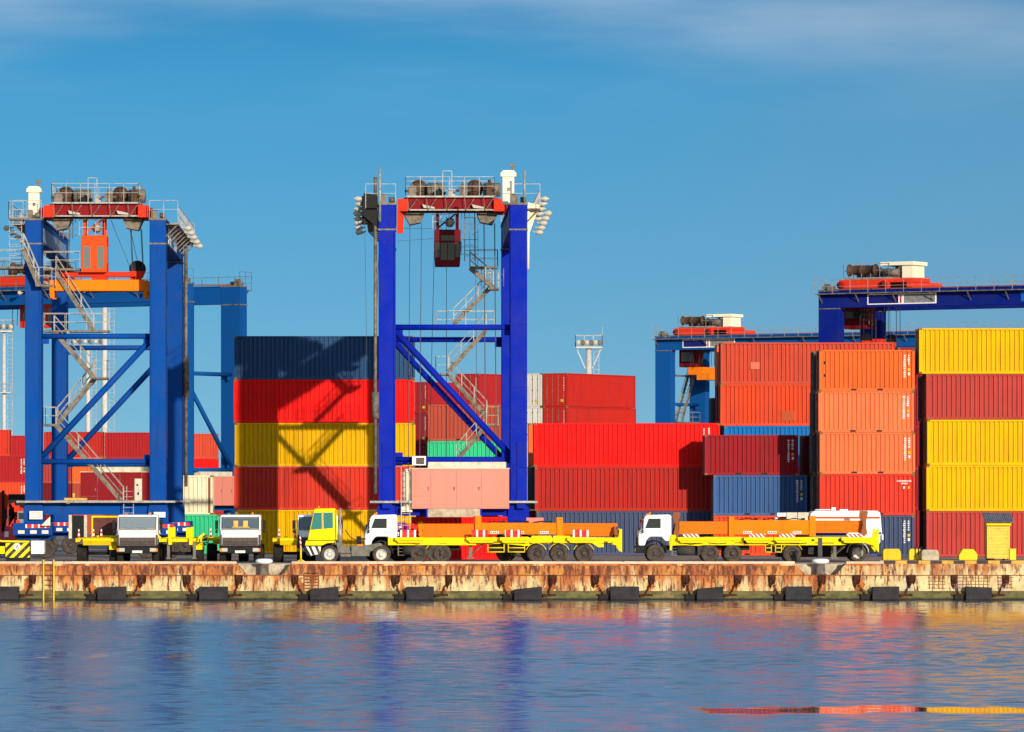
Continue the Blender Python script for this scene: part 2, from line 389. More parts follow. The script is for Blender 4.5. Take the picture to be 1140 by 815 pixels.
K.new(bp.outputs[0], b.inputs['Normal']); K.new(ramp(N, K, at_.outputs['Fac'], 0, 1, .05, .15), b.inputs['Roughness']); M['water'] = m

# ------------------------------------------------------------------ setting
YQ = 293.5
ZW = -2.05
mb = MB(); mb.poly([(-4000,YQ+2.2,0),(4000,YQ+2.2,0),(4000,9000,0),(-4000,9000,0)]); tag(mb.build('ground', M['asphalt']), kind='structure')
import numpy as np
def harbour():
    """the water sheet; the part in view carries real wind ripples, damped in the lee of the quay and in calm lanes"""
    x0, x1, y0, y1, nx, ny = -62., 78., 112., YQ+.6, 640, 1500
    gx, gy = np.meshgrid(np.linspace(x0, x1, nx), np.linspace(y0, y1, ny))
    rs = np.random.RandomState(3); h = np.zeros_like(gx)
    lam = np.exp(rs.uniform(np.log(.42), np.log(1.7), 90)); th = rs.normal(math.pi/2, .5, 90); ph = rs.uniform(0, 6.28, 90)
    for l, t, p in zip(lam, th, ph):
        k = 2*math.pi/l; h += (WAVE*math.sqrt(2/90)/k)*np.sin(k*(gx*math.cos(t)+gy*math.sin(t))+p)
    gust = 1+.35*np.sin(gx*.11+gy*.045+1)*np.sin(gy*.13-gx*.05)
    ss = lambda a, b, v: (lambda u: u*u*(3-2*u))(np.clip((v-a)/(b-a), 0, 1))
    lee = 1-(1-LEE)*ss(232, 262, gy+2.5*np.sin(gx*.21)+1.5*np.sin(gx*.63+2))
    wob = gy+.6*np.sin(gx*.8)+.5*np.sin(gx*2.1+1)+.25*np.sin(gx*5+2)
    calm = np.zeros_like(gx)
    for yc, half, xa, xb, amt in LANES:
        d = np.abs(wob-yc); calm = np.maximum(calm, amt*(1-ss(half*.45, half, d))*ss(xa-.55, xa+.55, gx)*(1-ss(xb-.55, xb+.55, gx)))
    h *= gust*lee*(1-.93*calm)
    edge = np.minimum.reduce([gx-x0, x1-gx, gy-y0, np.full_like(gx, 9)]); h *= np.clip(edge/3, 0, 1)
    v = np.stack([gx, gy, ZW+h], -1).reshape(-1, 3)
    i = (np.arange(ny-1)[:,None]*nx+np.arange(nx-1)[None,:]).ravel()
    f = np.stack([i, i+1, i+1+nx, i+nx], -1)
    B = 900.; ring = np.array([(-B,-700,ZW),(B,-700,ZW),(B,y1,ZW),(-B,y1,ZW),(x0,y0,ZW),(x1,y0,ZW),(x1,y1,ZW),(x0,y1,ZW)])
    n0 = len(v); v = np.vstack([v, ring]); f = np.vstack([f, n0+np.array([(0,1,5,4),(1,2,6,5),(3,0,4,7)])])
    me = bpy.data.meshes.new('water'); me.vertices.add(len(v)); me.vertices.foreach_set('co', v.ravel())
    me.loops.add(f.size); me.loops.foreach_set('vertex_index', f.ravel()); me.polygons.add(len(f))
    me.polygons.foreach_set('loop_start', np.arange(len(f))*4); me.polygons.foreach_set('loop_total', np.full(len(f), 4))
    me.update(calc_edges=True); me.polygons.foreach_set('use_smooth', np.ones(len(f), bool)); me.materials.append(M['water'])
    at = me.attributes.new('rippled', 'FLOAT', 'POINT'); at.data.foreach_set('value', np.concatenate([(lee*(1-.95*calm)).ravel(), np.ones(8)]).astype(np.float32))
    o = bpy.data.objects.new('water', me); SC.collection.objects.link(o); return tag(o, kind='structure')
WAVE, LEE = .074, .46            # slope of the open ripples, share of it left near the quay
harbour()

quay = thing('quay', 'rust streaked concrete quay wall rising from the harbour water', 'quay wall', (0,YQ,ZW))
mb = MB()
notch = [(X(294,YQ), 1.02, 1.52), (X(913.5,YQ), .85, 1.42)]
mb.box(-120,120,0,1.2,-2,1.43)                  # wall
mb.build('wall', M['quay'], quay)
mb = MB(); mb.box(-120,120,1.2,2.25,-2,2.044); mb.build('deck_edge', M['concrete'], quay)
mb = MB(); xs = -120
for xc, hb, ht in notch:
    mb.prism([(xs,1.432),(xc-hb,1.432),(xc-ht,2.05),(xs,2.05)] if xs == -120 else [(xs+hbp,1.432),(xc-hb,1.432),(xc-ht,2.05),(xs+htp,2.05)], 'y', -.09, 1.197)
    xs, hbp, htp = xc, hb, ht
mb.prism([(xs+hbp,1.432),(120,1.432),(120,2.05),(xs+htp,2.05)], 'y', -.09, 1.197)
cp_ = mb.build('cap', M['quay'], quay)
mb = MB(); xs = -120
for xc, hb, ht in notch: mb.box(xs, xc-ht, -.098, .10, 1.96, 2.062); xs = xc+ht
mb.box(xs, X(983,YQ)-.2, -.098, .10, 1.96, 2.062); mb.build('steel_arris', M['edge'], cp_)
mb = MB(); xs = -120
for xc, hb, ht in notch: mb.box(xs, xc-ht-.05, -.04, .32, 2.066, 2.20); mb.cut(); xs = xc+ht+.05
mb.box(xs, X(983,YQ)-.12, -.04, .32, 2.066, 2.20)
m, N, K, b = bsdf('kerb_concrete', (.62,.48,.36), .9, 0, .1)
g = N.new('ShaderNodeNewGeometry'); kp = g.outputs['Position']
c = mixc(N, K, ramp(N, K, noise(N, K, kp, 1.3, 6, .65, (.4,1,1)), .35, .7), (.70,.53,.39), (.46,.34,.24))
K.new(mixc(N, K, ramp(N, K, noise(N, K, kp, 4, 5, .7, (.6,1,1)), .60, .68), c, (.24,.13,.07)), b.inputs['Base Color']); M['kerb'] = m
mb.builds('edge_kerb', M['kerb'], quay)
mb = MB(); mb.prism([(-.14,-2),(-.14,.36),(-.08,.47),(-.003,.52),(-.003,-2)], 'x', -120, 120); mb.build('foot_ledge', M['weed'], quay)
mb = MB(); mb.box(-120,120,-.03,-.003,1.385,1.425); mb.build('cap_joint', M['rusty'], quay)
# reinforcement laid bare near the eastern end
mb = MB()
for a, bq in ((X(1035,YQ), X(1050,YQ)), (X(1062,YQ), X(1100,YQ)), (X(1112,YQ), X(1126,YQ))):
    n = max(3, int((bq-a)/.22))
    for i in range(n+1):
        x = a+(bq-a)*i/n+random.uniform(-.03,.03); mb.tube((x,-.03,.62),(x+random.uniform(-.04,.04),-.03,1.38), .02, 4)
    for zz in (.70,.90,1.08,1.28): mb.tube((a-.1,-.04,zz),(bq+.1,-.04,zz+random.uniform(-.03,.03)), .02, 4)
mb.build('bare_reinforcement', M['rusty'], quay)
# painted kerb stripes at the eastern end
kr = MB(); ys = MB(); ks = MB(); x = X(985,YQ); i = 0
kr.box(X(983,YQ)-.1, 60, .55, 1.15, 2.052, 2.24)
while x < X(1135,YQ):
    (ys if i % 2 else ks).box(x, x+.66, .545, .553, 2.056, 2.236); x += .66; i += 1
kerb = kr.build('kerb', M['concrete'], quay)
ys.build('yellow_stripe_paint', plain('stripe_yellow', (.70,.38,.06), .8), kerb); ks.build('dark_stripe_paint', plain('stripe_dark', (.08,.05,.05), .8), kerb)

# ------------------------------------------------------------------ containers
GRP = 'shipping containers stacked in the yard'
def corrugated(mb, x0, x1, y, z0, z1, depth=.105, pitch=.295):
    """trapezoidal wall panel facing -y"""
    n = max(2, round((x1-x0)/pitch)); p = (x1-x0)/n; pr = []
    for i in range(n):
        a = x0+i*p
        pr += [(a, y), (a+p*.40, y), (a+p*.56, y+depth), (a+p*.84, y+depth)]
    pr.append((x1, y))
    for a, b_ in zip(pr[:-1], pr[1:]): mb.poly([(a[0],a[1],z0),(b_[0],b_[1],z0),(b_[0],b_[1],z1),(a[0],a[1],z1)])
_CM = {}
CT_WEAR = .65
M['cast'] = plain('corner_casting_iron', (.24,.15,.05), .7, 0, .4, 9)
def container_mesh(L, H):
    key = (L, H)
    if key in _CM: return _CM[key]
    Wd = 2.44
    b_ = MB(); corrugated(b_, .14, L-.14, .03, .16, H-.10)
    b_.poly([(.03,.05,H-.05),(L-.03,.05,H-.05),(L-.03,Wd-.05,H-.05),(.03,Wd-.05,H-.05)])
    b_.poly([(.03,.05,.14),(L-.03,.05,.14),(L-.03,Wd-.05,.14),(.03,Wd-.05,.14)])
    b_.poly([(.05,Wd-.04,.1),(L-.05,Wd-.04,.1),(L-.05,Wd-.04,H-.08),(.05,Wd-.04,H-.08)])
    n = 8
    for i in range(n):                              # ribbed blank end at x = L
        y0 = .12+i*(Wd-.24)/n; y1 = y0+(Wd-.24)/n; ym = (y0+y1)/2
        b_.poly([(L-.03,y0,.16),(L-.03,ym,.16),(L-.03,ym,H-.1),(L-.03,y0,H-.1)])
        b_.poly([(L-.08,ym,.16),(L-.08,y1,.16),(L-.08,y1,H-.1),(L-.08,ym,H-.1)])
        b_.poly([(L-.03,ym,.16),(L-.08,ym,.16),(L-.08,ym,H-.1),(L-.03,ym,H-.1)])
    f_ = MB()
    for x in (0, L-.15):
        for y in (0, Wd-.15): f_.box(x, x+.15, y, y+.15, .115, H-.12)
    for y in (.01, Wd-.13):
        f_.box(.15, L-.15, y, y+.12, .006, .16); f_.box(.15, L-.15, y, y+.08, H-.11, H-.004)
    for x in (.01, L-.13):
        f_.box(x, x+.12, .15, Wd-.15, .006, .16); f_.box(x, x+.12, .15, Wd-.15, H-.12, H-.004)
    nf = len(f_.f); c_ = f_
    for x in (0, L-.178):
        for y in (0, Wd-.162):
            for zz in (0, H-.118): c_.box(x-.004, x+.182, y-.004, y+.166, zz, zz+.118)
    d_ = MB()
    for k in (0, 1): d_.box(.035, .075, .16+k*1.07, 1.21+k*1.07, .17, H-.13)
    r_ = MB()
    for y in (.38, .92, 1.5, 2.04):
        r_.tube((.01,y,.14), (.01,y,H-.12), .022, 5)
        for zz in (.5, H*.5, H-.5): r_.box(-.005, .035, y-.06, y+.06, zz-.04, zz+.04)
    k_ = MB()
    if L < 8:
        k_.box(0, .36, -.002, .10, .042, .150)
    _CM[key] = [(n_, m_.mesh(n_, None)) if m_.v else None for n_, m_ in (('side_wall',b_),('frame',f_),('door',d_),('lock_rod',r_),('forklift_pocket',k_))]
    fm = _CM[key][1][1]; fm.materials.append(None); fm.materials.append(M['cast'])
    fm.polygons.foreach_set('material_index', [0]*nf+[1]*(len(fm.polygons)-nf))
    return _CM[key]
def instance(name, me, mat, parent):
    o = bpy.data.objects.new(name, me); SC.collection.objects.link(o); o.parent = parent
    if not me.materials: me.materials.append(None)
    o.material_slots[0].link = 'OBJECT'; o.material_slots[0].material = mat
    return o
def marks(kind, L, H, parent):
    """the lines of white lettering near one end, too small to read: rows of small ticks"""
    mb = MB(); my = MB(); rnd = random.Random(hash((kind, round(L), parent.name)) & 255)
    yf = .022
    if kind == 'tall':            # lettering that runs down in two columns
        for cx, n, h0 in ((L-.62, 11, H*.86), (L-.36, 5, H*.86)):
            for k in range(n):
                wd = rnd.uniform(.05,.10); zz = h0-k*.135
                mb.box(cx-wd, cx+wd*.6, yf, yf+.006, zz-.045, zz+.045)
            mb.cut()
        my.box(L-.44, L-.28, yf, yf+.006, H*.49, H*.55); mb.box(L-.43, L-.29, yf, yf+.006, H*.38, H*.45)
    elif kind == 'rows':          # lettering in short rows
        for r_, (n, zz) in enumerate(((9, H*.83), (4, H*.77))):
            for k in range(n): mb.box(L-1.16+k*.105+r_*.3, L-1.085+k*.105+r_*.3, yf, yf+.006, zz-.045, zz+.05)
            mb.cut()
        my.box(L-.46, L-.34, yf, yf+.006, H*.64, H*.70); mb.box(L-.76, L-.64, yf, yf+.006, H*.64, H*.70)
    elif kind == 'end':           # on the door end of a turned container
        for k in range(9): mb.box(-.008, -.002, .30, .36, H*.85-k*.14, H*.85-k*.14+.08)
        my.box(-.008, -.002, .35, .65, H*.14, H*.22)
    mb.builds('marking', M['markwhite'], parent)
    if my.v: my.build('yellow_marking', M['markyellow'], parent)
def container(px, s, L, level, pitch, colour, label, mk=None, dx=0, rot=0, H=None, base=None, rods=True, y=None):
    y = F/s if y is None else y
    H = H or round(pitch-.012, 3)
    jr = random.Random(label)
    t = thing('shipping_container', label, 'shipping container', (X(px,y)+dx+jr.uniform(-.05,.05), y+jr.uniform(-.03,.03), .012+level*pitch if base is None else base), rot+jr.uniform(-.0022,.0022), GRP)
    cp = cpaint(colour)
    md = container_mesh(L, H)
    instance('side_wall', md[0][1], cp, t); instance('frame', md[1][1], cp, t)
    d = instance('door', md[2][1], cp, t)
    if rods: instance('lock_rod', md[3][1], M['galv_dark'], d)
    if md[4] and rods:
        for x in (L*.5-1.02, L*.5+.66): instance('forklift_pocket', md[4][1], M['black'], t).location.x = x
    if mk: marks(mk, L, H, t)
    return t
L40, L20 = 12.19, 6.06

# tall stack of 40-foot boxes between the two big cranes
for lv, (c, lab) in enumerate((
    ('yellow', 'yellow container at the foot of the tall stack behind the white lorry cabs'),
    ('red', 'rust red container second from the ground in the stack between both cranes, over yellow'),
    ('yellow', 'yellow container with crane shadows between a rust red and a bright red one'),
    ('bright red', 'bright red container under the navy top of the stack between the cranes'),
    ('navy', 'dark navy container topping the tall stack between the two near cranes'))):
    container(261, 16.5, L40, lv, 2.935, c, lab)
# yellow and red stack at the eastern end of the quay
for lv, (c, lab) in enumerate((
    ('brick red', 'brick red container on the ground behind the yellow wooden hut'),
    ('yellow', 'lower yellow container of the adjoining yellow pair, resting on the brick red ground one'),
    ('yellow', 'upper yellow container of the adjoining yellow pair, just under a dark brick red one'),
    ('brick red', 'brick red container sandwiched between yellow ones high in the stack above the hut'),
    ('yellow', 'yellow container on the very top of the stack above the hut'))):
    container(1032 if lv < 4 else 1023, 17.5, L40, lv, 2.91, c, lab)
for lv in range(4):
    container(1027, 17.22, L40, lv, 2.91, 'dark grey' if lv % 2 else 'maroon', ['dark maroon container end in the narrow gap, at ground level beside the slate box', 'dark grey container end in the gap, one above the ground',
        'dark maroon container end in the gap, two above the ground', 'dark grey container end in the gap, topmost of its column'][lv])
# 20-foot stack in orange
for lv, (c, lab, mk) in enumerate((
    ('slate navy', 'slate blue container at the foot of the orange stack, behind yellow blocks', 'tall'),
    ('red', 'red container under three orange ones, lettering in its upper corner', 'rows'),
    ('coral orange', 'lowest of three orange containers, directly over the lettered red one', 'tall'),
    ('coral orange', 'middle of three orange containers in the short stack', 'tall'),
    ('orange', 'topmost orange container with two small dark patches on the short stack', 'tall'))):
    t = container(912, 17.5, L20, lv, 2.635, c, lab, mk)
    if lv == 4:
        mb = MB(); mb.box(.30,.40,.018,.026,1.72,1.90); mb.cut(); mb.box(.30,.40,.018,.026,.92,1.08); mb.builds('dark_patch', M['black'], t)
for lv in range(5):
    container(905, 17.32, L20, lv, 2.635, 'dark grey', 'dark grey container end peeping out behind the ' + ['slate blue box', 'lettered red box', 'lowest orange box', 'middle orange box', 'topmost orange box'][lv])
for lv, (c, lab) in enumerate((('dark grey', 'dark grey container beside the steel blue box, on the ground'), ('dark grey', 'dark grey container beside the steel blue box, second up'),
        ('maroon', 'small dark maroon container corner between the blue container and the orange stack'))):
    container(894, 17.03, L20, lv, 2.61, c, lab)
# 20-foot stack behind the flatbed with the tank truck
for lv, (px, c, lab, mk) in enumerate((
    (795, 'orange red', 'orange red container seen beneath the long trailer under the steel blue box', None),
    (795, 'steel blue', 'steel blue container with white lettering under the dark maroon one', 'tall'),
    (785, 'dark red', 'dark wine red container overhanging the steel blue one below it', 'tall'))):
    container(px, 17.2, L20, lv, 2.61, c, lab, mk)
for lv, (c, lab) in enumerate((('dark grey', 'charcoal container end beside the orange red ground container'), ('dark grey', 'charcoal container end behind the steel blue container'), ('maroon', 'maroon container end behind the overhanging wine red one'))):
    container(783 if lv < 2 else 784, 16.72, L20, lv, 2.625, c, lab)
# the red pair on navy
for lv, (px, c, lab, mk) in enumerate((
    (597, 'slate navy', 'slate navy container on the ground behind the white lorry cab by itself', None),
    (595.5, 'rust red', 'rust red 40-foot container on the slate navy one beside the crane', None),
    (594, 'bright red', 'bright red 40-foot container with two yellow letters near its corner', None))):
    t = container(px, 17.0, L40, lv, 2.885, c, lab, mk)
    if lv == 2:
        mb = MB(); my = MB()
        for k in range(12): mb.box(11.10, 11.18, .022, .028, 2.45-k*.105, 2.52-k*.105)
        mb.cut()
        for k in range(6): mb.box(11.42, 11.52, .022, .028, 2.48-k*.12, 2.56-k*.12)
        mb.cut(); my.cut()
        my.box(11.40,11.54,.022,.028,1.70,1.82); my.cut(); mb.box(11.40,11.53,.022,.028,1.48,1.60)
        mb.builds('marking', M['markwhite'], t); my.builds('yellow_marking', M['markyellow'], t)
        cu = bpy.data.curves.new('lettering', 'FONT'); cu.body = 'B A'; cu.size = .42; cu.extrude = .004
        fo = bpy.data.objects.new('lettering', cu); SC.collection.objects.link(fo)
        me = bpy.data.meshes.new_from_object(fo.evaluated_get(bpy.context.evaluated_depsgraph_get())); bpy.data.objects.remove(fo)
        lo = bpy.data.objects.new('lettering', me); SC.collection.objects.link(lo); me.materials.append(M['markyellow'])
        lo.parent = t; lo.location = (11.02, .018, .42); lo.rotation_euler = (R(90),0,0)
for lv, (c, lab) in enumerate((('maroon', 'dark container end behind the rust red 40-foot box, at ground level'), ('dark grey', 'dark grey container end behind the rust red 40-foot box, second up'),
        ('orange', 'orange container end just showing behind the bright red 40-foot box'))):
    container(588.5, 16.5, L40, lv, 2.93, c, lab, rods=False)
# tall red stack with a blue one
for lv, (px, c, lab) in enumerate((
    (802, 'red', 'red container at ground level behind the steel blue stack'),
    (802, 'red', 'red container just below the bright blue one, mostly hidden by wine red'),
    (807, 'blue', 'bright blue container set between red ones behind the wine red box'),
    (802, 'orange red', 'orange red container with a faded patch, over the bright blue one'),
    (802, 'brick orange', 'long rust red container on top of the stack with the bright blue one'))):
    t = container(px, 15.8, L40, lv, 2.94, c, lab)
    if lv >= 3:
        mb = MB()
        if lv == 3: mb.box(4.3,5.2,.020,.026,.35,1.05)
        else: mb.box(2.1,2.75,.020,.026,1.05,1.55)
        mb.build('repair_patch', paint('patch_'+str(lv), (.40,.075,.03) if lv == 3 else (.62,.16,.10), .6, .4, .2), t)
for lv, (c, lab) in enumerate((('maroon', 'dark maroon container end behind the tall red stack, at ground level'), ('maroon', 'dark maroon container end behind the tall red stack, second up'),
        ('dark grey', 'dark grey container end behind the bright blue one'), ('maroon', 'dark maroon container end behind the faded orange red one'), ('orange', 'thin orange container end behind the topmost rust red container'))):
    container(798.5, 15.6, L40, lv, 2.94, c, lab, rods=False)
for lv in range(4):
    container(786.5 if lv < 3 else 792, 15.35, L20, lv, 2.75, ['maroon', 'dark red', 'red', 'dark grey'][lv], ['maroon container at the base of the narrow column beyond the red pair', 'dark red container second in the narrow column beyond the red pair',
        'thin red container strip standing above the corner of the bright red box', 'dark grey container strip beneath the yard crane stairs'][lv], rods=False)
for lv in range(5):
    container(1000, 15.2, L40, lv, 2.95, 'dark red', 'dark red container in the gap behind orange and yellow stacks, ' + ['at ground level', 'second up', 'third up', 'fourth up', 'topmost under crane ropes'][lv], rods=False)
# green and brown red stack seen through the middle crane
for lv, (c, lab) in enumerate((('maroon', 'maroon container at ground level behind the salmon crane house'), ('brown red', 'brown red container half hidden by the salmon crane house'),
        ('green', 'mint green container seen through the frame of the middle crane'), ('brown red', 'brown red container on the mint green one behind crane bracing'))):
    container(476, 15.5, L20, lv, 2.61, c, lab)
# cream on green beside the western crane
for lv, (px, c, lab) in enumerate(((181, 'green', 'green container on the ground behind the trailer with yellow uprights'), (144, 'cream', 'cream container with a rusty corner post on the green one'))):
    t = container(136.5 if lv else 143, 16.6, L20, lv, 2.63, c, lab)
    if lv:
        mb = MB(); mb.box(5.76,5.90,-.010,-.003,.1,2.45); mb.build('rusty_post', M['rusty'], t)
container(225, 13.3, L20, 0, 2.6, 'rust red', 'rust red container below the salmon house of the rear crane, on the ground')
t = container(225, 13.3, L20, 1, 2.6, 'rust red', 'rust red container partly shaded beneath the salmon house of the rear crane')
# far rows behind the western crane
for (px, s, n, pitch, cols, labs) in (
    (-76, 11.5, 3, 2.61, ('brown red', 'orange red', 'crimson'), ('brown red container low at the edge of the view behind the red handler', 'orange red container under a crimson one behind the red handler', 'crimson container with white lettering beside the western crane leg')),
    (-58, 11.25, 4, 2.62, ('maroon', 'maroon', 'brick red', 'red'), ('maroon container hidden low in the far western row', 'second maroon container of the far western row', 'brick red container of the far western row, one below the top', 'red container topping the far western row at the lamp mast')),
    (49, 10.9, 4, 2.62, ('brown red', 'brown red', 'orange', 'rust red'), ('brown red container on the ground in the far row between crane legs', 'brown red container second in the far row between crane legs', 'orange container third in the far row between crane legs', 'red container topping the far row just inside the crane leg')),
    (116, 10.8, 4, 2.62, ('maroon', 'crimson', 'crimson', 'crimson'), ('maroon container on the ground of the far row, under three crimson ones', 'lowest crimson container of the far row', 'crimson container of the far row, second from the top', 'crimson container topping the far row behind the white mast')),
    (178, 10.6, 4, 2.62, ('maroon', 'maroon', 'bright red', 'brick orange'), ('maroon container low in the far row behind the cream container', 'second maroon container in the far row behind the cream container', 'bright red container above the cream container in the far row', 'brick orange container topping the far row between the rear crane legs'))):
    for lv in range(n):
        container(px, s, L40 if px == -58 and lv < 3 or px == -76 and False else L20 if px != -76 else 9.3, lv, pitch, cols[lv], labs[lv], 'tall' if (px == -76 and lv) else None, rods=False)
container(-20, 10.4, L20, 3, 2.6, 'crimson', 'pale crimson container beside the small railing in the far western row', rods=False)
for lv in range(3): container(-20, 10.4, L20, lv, 2.6, 'maroon', ['maroon container under the pale crimson one, at ground level', 'maroon container under the pale crimson one, second up', 'maroon container directly under the pale crimson one'][lv], rods=False)
# turned rows far behind the middle crane (the rear yard lies at an angle)
TH = R(58)
def turned(px, s, colours, labels, levels=5, mk='end'):
    y = F/s
    for lv in range(levels):
        container(px, s, L40, lv, 2.92, colours[lv], labels[lv], mk if lv > 2 else None, rot=TH, y=y, rods=lv > 2)
turned(631, 12.8, ('maroon','maroon','cherry red','cherry red','cherry red'), ('maroon container at the foot of the angled red block', 'second maroon container of the angled red block', 'brick red container third in the angled red block',
    'brick red angled container one below the top, beside white containers', 'brick red angled container topping the block in front of the lamp tower'))
y0 = F/12.8; d = 2.56
def neighbour(px, k): return X(px, y0)-math.sin(TH)*d*k, y0+math.cos(TH)*d*k
xa, ya = neighbour(631, 1)
turned(VX+xa*F/ya, F/ya, ('cream','cream','cream','white','white'), ('cream angled container at ground level behind the crane leg', 'second cream angled container behind the crane leg', 'third cream angled container behind the crane leg',
    'off-white angled container one below the top, beside the brick red block', 'off-white angled container at the top, beside the brick red block'))
turned(533, 12.75, ('maroon','maroon','dark red','crimson','crimson'), ('maroon angled container at the foot of the crimson block', 'second maroon angled container of the crimson block', 'dark red angled container of the crimson block',
    'crimson angled container one below the top behind the crane stairs', 'crimson angled container topping the block behind the crane stairs'))
turned(477, 11.9, ('maroon','brown red','maroon','dark red','crimson'), ('maroon angled container at ground level by the navy topped stack', 'brown red angled container by the navy topped stack', 'maroon angled container in the middle of the stack by the diagonal brace',
    'dark red angled container one below the top by the diagonal brace', 'crimson angled container topping the stack by the diagonal brace'))
# ------------------------------------------------------------------ cranes
CG = 'rubber tyred gantry cranes of the container yard'
TYRE = ['rubber']
def wheel(parent, x, y, zc, r, wd, hubmat, axis='y', name='wheel', rim_r=.55, both=False):
    """tyre with a dished rim (and its hub) as sub-part; axis along the axle"""
    h = wd/2
    ty = MB().lathe([(r*.60,-h*.8),(r*.66,-h),(r*.90,-h),(r*.985,-h*.72),(r,-h*.3),(r,h*.3),(r*.985,h*.72),(r*.90,h),(r*.66,h),(r*.60,h*.8),(r*.60,-h*.8)], (0,0,0), axis, 28)
    for i in range(28):                              # tread blocks
        t = 2*math.pi*i/28; c, sn = math.cos(t)*r*.985, math.sin(t)*r*.985
        p, q = ((c,-h*.9,sn),(c,h*.9,sn)) if axis == 'y' else ((-h*.9,c,sn),(h*.9,c,sn))
        ty.tube(p, q, r*.035, 4)
    o = ty.build(name, M[TYRE[0]], parent, (x,y,zc))
    rm = MB().lathe([(r*.62,-h*.85),(r*.58,-h*.9),(r*.54,-h*.55),(r*.34,-h*.35),(r*.30,-h*.55),(r*.20,-h*.95),(r*.10,-h*1.0),(.001,-h*1.0)], (0,0,0), axis, 20)
    rm.lathe([(r*.62,h*.85),(r*.54,h*.55),(r*.34,h*.35),(r*.2,h*.9),(.001,h*.95)], (0,0,0), axis, 20)
    for i in range(8):
        t = 2*math.pi*i/8; c, sn = math.cos(t)*r*.44, math.sin(t)*r*.44
        p, q = ((c,-h*.62,sn),(c,-h*.3,sn)) if axis == 'y' else ((-h*.62,c,sn),(-h*.3,c,sn))
        rm.tube(p, q, r*.045, 6)
    rm.build('rim', hubmat, o)
    return o
def flight(st, rl, p, q, wd=.75, side=(0,1,0), n=14):
    """open stair from p (upper) to q (lower)"""
    p = Vector(p); q = Vector(q); a = Vector(side)*wd/2
    for k in (-1, 1): st.beam(p+a*k, q+a*k, .09, .26, side)
    for i in range(1, n):
        c = p+(q-p)*i/n; st.beam(c-a, c+a, .24, .04, (1,0,0))
    for k in (-1, 1):
        up = Vector((0,0,1.0))
        rl.tube(p+a*k+up, q+a*k+up, .032, 4); rl.tube(p+a*k+up*.5, q+a*k+up*.5, .026, 4)
        for i in range(4): c = p+(q-p)*i/3+a*k; rl.tube(c, c+up, .03, 4)
        rl.cut()
    st.cut()
def plate(st, rl, x0, x1, y0, y1, z, sides='fblr', kick=True):
    st.box(x0, x1, y0, y1, z-.13, z); st.cut()
    for ch, a, b in (('f',(x0,y0,z),(x1,y0,z)),('b',(x0,y1,z),(x1,y1,z)),('l',(x0,y0,z),(x0,y1,z)),('r',(x1,y0,z),(x1,y1,z))):
        if ch in sides: rl.rail([a,b], 1.05); rl.cut()

